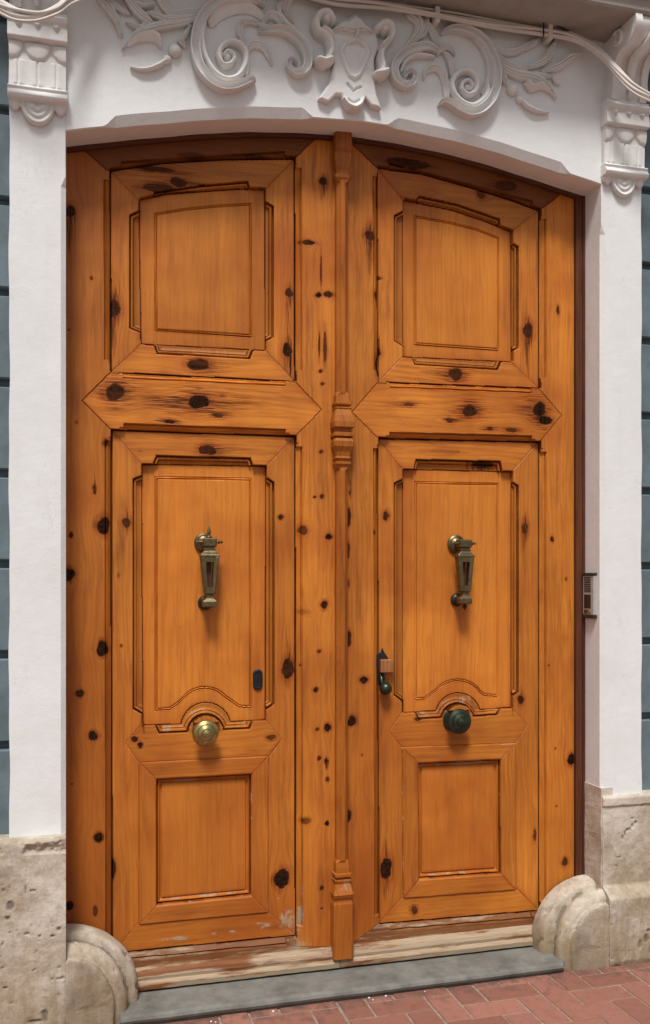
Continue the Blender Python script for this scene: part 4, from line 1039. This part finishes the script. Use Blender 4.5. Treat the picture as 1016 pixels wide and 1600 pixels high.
t = MB(); i = int(np.argmin([abs(p[0] - W(850, 40, -.045)[0]) for p in bs])); p = bs[i]
t.tube([(p[0]-.012, p[1]-.021, p[2]-.028), (p[0]-.013, p[1]-.022, p[2]+.02), (p[0]-.008, p[1]-.016, p[2]+.034), (p[0]+.04, p[1]-.014, p[2]+.030), (p[0]+.10, p[1]-.014, p[2]+.016)], .003, 6)
t.build('tie_wire', M['iron'], cb)

# ------------------------------------------------------------------ neighbouring blue-grey facades with grooved courses
def blue_wall(x0, x1, label):
    prof = [(.20, ZP - .02), (.045, ZP - .02)]; z = 1.61 - .315*2
    prof2 = []
    zz = 1.61 - .315*3
    while zz < 5.2:
        if zz > ZP + .02: prof2 += [(.045, zz - .018), (.050, zz - .014), (.080, zz - .010), (.080, zz + .012), (.050, zz + .016), (.045, zz + .020)]
        zz += .315
    prof = prof + prof2 + [(.045, 5.3), (.20, 5.3)]
    b = MB(); n = 10
    b.loft([[(x0 + (x1-x0)*i/n, y + (.0015*math.sin(i*2.3 + z*5) if y < .06 else 0), z) for y, z in prof] for i in range(n + 1)])
    o = b.build('blue_wall', M['blue']); return tag(o, label, 'wall', 'blue grey walls beside the doorway')
blue_wall(-2.2, -PW + .003, 'blue grey wall with shadowed horizontal grooves, left of the white portal')
blue_wall(XR + PW - .003, XR + 2.6, 'blue grey wall with horizontal grooves, right of the portal beyond the intercom')
# upper house wall behind everything, above the balcony
b = MB(); b.box(-2.2, XR + 2.6, .21, .40, 0.0, 6.5); o = b.build('house_wall', M['plaster']); tag(o, 'pale house wall that the portal and cornice are built against', 'wall')

# ------------------------------------------------------------------ stone plinths and guard stones
def plinth(x0, x1, fun, label):
    st = .004; xs = np.arange(x0, x1 + st, st); zs = np.arange(-.03, ZP + st*.5, st); X, Z = np.meshgrid(xs, zs)
    H, D = fun(X, Z)
    H = H + .006*fbm(X*9, Z*9, 5, 3) + .003*fbm(X*40, Z*40, 3, 5)
    pit = np.clip((fbm(X*44 + 9, Z*52, 4, 11) - .295) / .04, 0, 1); H -= pit*.004; D = np.maximum(D, pit*.5)
    c = np.ones((len(zs)-1, len(xs)-1), bool)
    o = relief('stone_plinth', M['stone'], None, xs, zs, c, -H, .195, True, {'dirt': ('FLOAT', D)})
    return tag(o, label, 'plinth', 'stone plinths of the portal')
def spots(X, Z, L, Yp):
    D = np.zeros(X.shape)
    for px, py, rx, ry in L:
        x, z = W(px, py, Yp); q = np.hypot((X-x)/(rx*.0024), (Z-z)/(ry*.0024)) / (1 + .8*fbm(X*60, Z*60, 3, int(px))); D = np.maximum(D, np.clip((1.1-q)/.4, 0, 1))
    return D
def fL(X, Z):
    D = spots(X, Z, [(16,1417,5,7),(12,1436,3,3),(62,1464,2,2),(82,1463,4,2),(70,1588,5,9),(92,1452,3,3),(55,1597,12,2),(40,1390,1,6),(8,1545,4,2)], -.05)*.8
    H = .050 + .004*np.sin(X*14) - np.where(Z > ZP - .05, np.clip(fbm(X*16, Z*22, 4, 21) + .02, 0, 1)*.08, 0)
    H -= np.clip((Z - (ZP - .012))/.012, 0, 1)*.012
    H -= D*.006
    D = np.maximum(D, np.exp(-((Z + .0)/.05)**2)*np.clip(fbm(X*14, Z*14, 3, 31)*2.5 + .1, 0, .5))
    return H, D
plinth(-1.6, 0.0, fL, 'pitted cream stone plinth under the left white pilaster')
def fR(X, Z):
    D = spots(X, Z, [(995,1286,3,3),(990,1291,3,4),(982,1298,3,3),(979,1303,2,5),(975,1309,2,4),(985,1297,5,2),(1000,1460,5,8),(990,1468,4,8),(1008,1478,4,6),(1003,1448,5,3),(910,1472,3,3),(955,1505,8,3)], -.02)*.6
    k = np.clip((.315 - Z)/.05, 0, 1); k = k*k*(3-2*k)
    H = .014 + .052*k - np.clip((.02 - Z)/.04, 0, 1)*.012
    H -= np.clip((Z - (ZP - .010))/.010, 0, 1)*.008 - np.where((Z > ZP - .045), .006, 0)
    H -= np.where(X < XR + .02, np.clip((XR + .012 - X)/.012, 0, 1)*.006, 0)
    H -= D*.008
    D = np.maximum(D, np.exp(-((Z - .02)/.06)**2)*np.clip(fbm(X*12, Z*12, 3, 37)*2.5 + .15, 0, .6))
    return H, D
plinth(XR, XR + 1.9, fR, 'pitted cream stone plinth under the right pilaster, below the intercom')

def guard(xw, sg, label):
    """quarter-round stepped stone at the foot of a jamb; sg=+1 bulges to +x"""
    prof = [(.134,.244,.240),(.118,.252,.247),(.075,.253,.247),(.052,.249,.244),(.041,.238,.236),(.036,.215,.222),(.031,.198,.210),(.025,.198,.211),(.019,.205,.219),(.005,.210,.226),(-.012,.207,.223),(-.024,.196,.212),(-.032,.182,.200),(-.035,.171,.192),(-.039,.166,.188),(-.047,.163,.186),(-.054,.152,.176),(-.056,.11,.12),(-.057,.060,.07),(-.057,.0,.0)]
    PR = spline([(a, b_, c) for a, b_, c in prof], 5); zc = .070; na = 46; V = []; Fq = []
    angs = list(np.linspace(0, math.pi/2, na))
    for y, rx, rz in PR:
        row = [(rx, -.02 - 0*y)]
        for a in angs: row.append((rx*math.cos(a), zc + rz*math.sin(a)))
        for (ax, az) in row:
            V.append((ax, y, az))
    V = np.array(V); m = na + 1
    nn = fbm(V[:,0]*14 + V[:,1]*21 + sg*3, V[:,2]*14 + V[:,1]*9, 5, 5); s2 = fbm(V[:,0]*50 + V[:,1]*60, V[:,2]*50, 3, 9)
    rr = 1 + nn*.022 + s2*.012 - .05*np.clip((fbm(V[:,0]*24 + 3, V[:,2]*24 + V[:,1]*30, 4, 77) - .17)/.1, 0, 1); V[:,0] *= rr; V[:,2] = np.where(V[:,2] > zc, zc + (V[:,2]-zc)*rr, V[:,2]); V[:,1] += s2*.004 + nn*.006
    V[:,0] = xw + sg*np.maximum(V[:,0], 0)
    Fq = []
    for i in range(len(PR)-1):
        for j in range(m-1):
            q = (i*m + j, i*m + j + 1, (i+1)*m + j + 1, (i+1)*m + j); Fq.append(q if sg < 0 else tuple(reversed(q)))
    D = np.clip(np.exp(-((V[:,2])/.05)**2)*(.3 + nn), 0, .6)
    D = np.maximum(D, np.where((V[:,1] > .020) & (V[:,1] < .036) & (nn > -.06), .55, 0))
    D = np.maximum(D, np.where(V[:,1] < -.040, np.clip(.16 + 1.1*fbm(V[:,0]*16, V[:,2]*9, 4, 41), 0, .5), 0))
    o = raw_mesh('guard_stone', V, np.array(Fq), M['stone'], None, True, {'dirt': ('FLOAT', D)})
    return tag(o, label, 'guard stone', 'rounded guard stones at the jambs')
guard(0.0, 1, 'rounded stepped guard stone at the foot of the left jamb')
guard(XR, -1, 'rounded stepped guard stone at the foot of the right jamb')

# stone lining of the right reveal below plinth height
b = MB(); loops = []
for z in np.linspace(.0, ZP + .03, 24):
    loops.append([(XR - .004 + .002*math.sin(z*31), -.004, z), (XR + .05, -.004, z), (XR + .05, .19, z), (XR - .003 + .002*math.sin(z*23 + 1), .19, z)])
b.loft(loops); o = b.build('reveal_stone', M['stone']); tag(o, 'stone block lining the inner side of the right jamb above the guard stone', 'stone block')

# ------------------------------------------------------------------ doorstep
st_l = []; prof = [(.16,-.02),(-.045,-.02),(-.056,.006),(-.066,.014),(-.070,.024),(-.066,.033),(-.054,.0395),(.0,.041),(.16,.042)]
x0s, x1s = W(188, 1590, -.06)[0], W(887, 1512, -.06)[0]
for i in range(91):
    k = i/90; xx = x0s + (x1s - x0s)*k; e = min(1, (1-k)*x1s/.03); f = .55 + .45*math.sqrt(max(0, 1-(1-e)**2))
    st_l.append([(xx, (y if y > 0 else y*f) + (.0025*fbm(np.array(xx*9.), np.array(z*40+y*9), 3, 5) if y < .1 else 0), z + float(.004*fbm(np.array(xx*8.), np.array(y*20), 3, 6))) for y, z in prof])
b = MB(); b.loft(st_l); o = b.build('doorstep', M['slate'], smooth=False)
tag(o, 'worn grey stone doorstep with rounded nose below the double door', 'doorstep')

# ------------------------------------------------------------------ intercom on the right reveal
ic = empty('intercom', (XR, .08, 1.48)); tag(ic, 'grey metal intercom with black end caps on the right reveal', 'intercom')
zt, zb_ = 1.572, 1.408; ya, yb_ = .034, .118; xf = XR - .015
b = MB(); b.box(xf, XR + .004, ya, yb_, zb_, zt, .003); b.build('housing', M['alu'], ic)
for z_0, z_1 in ((zt + .0005, zt + .011), (zb_ - .013, zb_ - .0005)):
    b = MB(); b.box(xf - .003, XR + .004, ya - .002, yb_ + .002, z_0, z_1, .002); b.build('end_cap', M['black'], ic)
b = MB()
for k in range(7): b.box(xf - .0012, xf + .004, ya + .022, yb_ - .012, zt - .012 - k*.0092, zt - .0065 - k*.0092)
b.build('speaker_grille', M['black'], ic)
b = MB(); b.box(xf - .0014, xf + .004, ya + .022, yb_ - .012, zb_ + .028, zb_ + .085, .001); b.build('camera_window', M['dusk'], ic)
b = MB(); b.lathe((xf, ya + .030, zb_ + .014), 'x', [(.001,.002),(.008,.002),(.008,-.003),(.006,-.005),(.001,-.0055)], 16); b.build('call_button', M['brass'], ic)
b = MB(); b.box(xf - .001, xf + .003, ya + .044, yb_ - .012, zb_ + .006, zb_ + .022); b.build('name_plate', M['brass_old'], ic)

# ------------------------------------------------------------------ paving
def ground_sheet():
    b = MB(); b.add([(-300, -300, -.012), (300, -300, -.012), (300, 60, -.012), (-300, 60, -.012)], [(0,1,2,3)])
    o = b.build('ground', M['street'], fix=False); tag(o, kind='structure')
    b = MB(); b.add([(-2.2, -3.6, -.004), (4.6, -3.6, -.004), (4.6, .2, -.004), (-2.2, .2, -.004)], [(0,1,2,3)])
    o = b.build('pavement_bed', M['mortar'], fix=False); tag(o, kind='structure')
ground_sheet()
bw, gap = .109, .006; V = []; Fq = []; T = []
x_off, y_off = G(786, 1540)[0], G(786, 1540)[1]
for i in range(-40, 50):
    for j in range(-40, 12):
        k = (i - j) % 4
        if k == 0: dx, dy = 2, 1
        elif k == 3: dx, dy = 1, 2
        else: continue
        xa, ya_ = x_off + i*bw, y_off + j*bw
        if xa < -2.0 or xa > 4.3 or ya_ < -3.4 or ya_ > .02: continue
        g2 = gap*(.5 + .25*random.random()); xb, yb2 = xa + dx*bw - g2, ya_ + dy*bw - g2; xa += g2; ya_ += g2
        zz = random.uniform(-.0018, .0015); tx, ty = random.uniform(-.006, .006), random.uniform(-.006, .006); c = .0028; jt = [random.uniform(-.0014, .0014) for _ in range(4)]
        xa += jt[0]; xb += jt[1]; ya_ += jt[2]; yb2 += jt[3]
        yb2 = min(yb2, .14)
        ring = lambda e, z: [(xa+e, ya_+e, z), (xb-e, ya_+e, z), (xb-e, yb2-e, z), (xa+e, yb2-e, z)]
        b0 = len(V); mx, my = (xa+xb)/2, (ya_+yb2)/2
        for e, z in ((0, -.02), (0, -.004), (c, 0)):
            V += [(x_, y_, z + zz + (x_-mx)*tx + (y_-my)*ty) for x_, y_, z in ring(e, z)]
        T += [random.random()] * 12
        for r_ in range(2):
            for q in range(4): Fq.append((b0 + r_*4 + q, b0 + r_*4 + (q+1) % 4, b0 + r_*4 + 4 + (q+1) % 4, b0 + r_*4 + 4 + q))
        Fq.append((b0+8, b0+9, b0+10, b0+11))
o = raw_mesh('pavement', np.array(V), np.array(Fq), M['brick'], None, False, {'tone': ('FLOAT', np.array(T))}); tag(o, kind='structure')

# crumbs and a dried weed at the foot of the step
for k, (px, py, r) in enumerate([(577,1559,.0055),(583,1562,.0045),(603,1556,.0055),(427,1580,.006),(330,1596,.005),(337,1597,.004),(664,1549,.003)]):
    x, y = G(px, py, .004); b = MB()
    r *= .72; b.lathe((x, y, .0025), 'z', [(.0005,-.004), (r, -.001), (r*1.05, .002), (r*.6, r*.7), (.0005, r*.8)], 7)
    o = b.build('plaster_crumb', M['crumb'])
    tag(o, 'tiny white plaster crumb on the bricks along the step', 'crumb', 'plaster crumbs along the doorstep')
x, y = G(723, 1534, .0); wd = MB(); random.seed(3)
for k in range(34):
    a = random.uniform(0, 2*math.pi); l = random.uniform(.012, .040); h = random.uniform(.008, .028); x1 = x + random.uniform(-.035, .035); y1 = y + random.uniform(-.006, .010)
    wd.tube([(x1, y1, -.005), (x1 + l*.5*math.cos(a), y1 + l*.3*math.sin(a), h), (x1 + l*math.cos(a), y1 + l*.5*math.sin(a), h*.7)], lambda t: .0024*(1-t) + .0004, 5)
o = wd.build('dried_weed', M['weed']); tag(o, 'small dark dried weed growing between doorstep and bricks', 'weed')

# ------------------------------------------------------------------ light
w = bpy.data.worlds.new('World'); scene.world = w; w.use_nodes = True; nt = w.node_tree
bg = nt.nodes['Background']; sky = nt.nodes.new('ShaderNodeTexSky'); sky.sky_type = 'NISHITA'; sky.sun_disc = False
SUN_EL, SUN_AZ = 59, 200                     # from the front right, high, veiled
sky.sun_elevation = R(SUN_EL); sky.sun_rotation = R(SUN_AZ); sky.dust_density = 3.0; sky.air_density = 1.0
hs = nt.nodes.new('ShaderNodeHueSaturation'); hs.inputs['Saturation'].default_value = .42
nt.links.new(sky.outputs[0], hs.inputs['Color']); nt.links.new(hs.outputs[0], bg.inputs[0]); bg.inputs[1].default_value = .050
sl = bpy.data.lights.new('sun', 'SUN'); sl.energy = 2.0; sl.angle = R(13); sl.color = (1, .975, .94)
so = bpy.data.objects.new('sun', sl); COL.objects.link(so)
import mathutils
d = mathutils.Vector((math.sin(R(SUN_AZ))*math.cos(R(SUN_EL)), math.cos(R(SUN_AZ))*math.cos(R(SUN_EL)), math.sin(R(SUN_EL))))
so.rotation_euler = d.to_track_quat('Z', 'Y').to_euler(); so.location = (2, -6, 8)
scene.view_settings.view_transform = 'Standard'; scene.view_settings.look = 'None'; scene.view_settings.exposure = 0.84; scene.view_settings.gamma = 1

for o in scene.objects:
    if o.get('category') and not o.get('kind'): o['kind'] = 'thing'
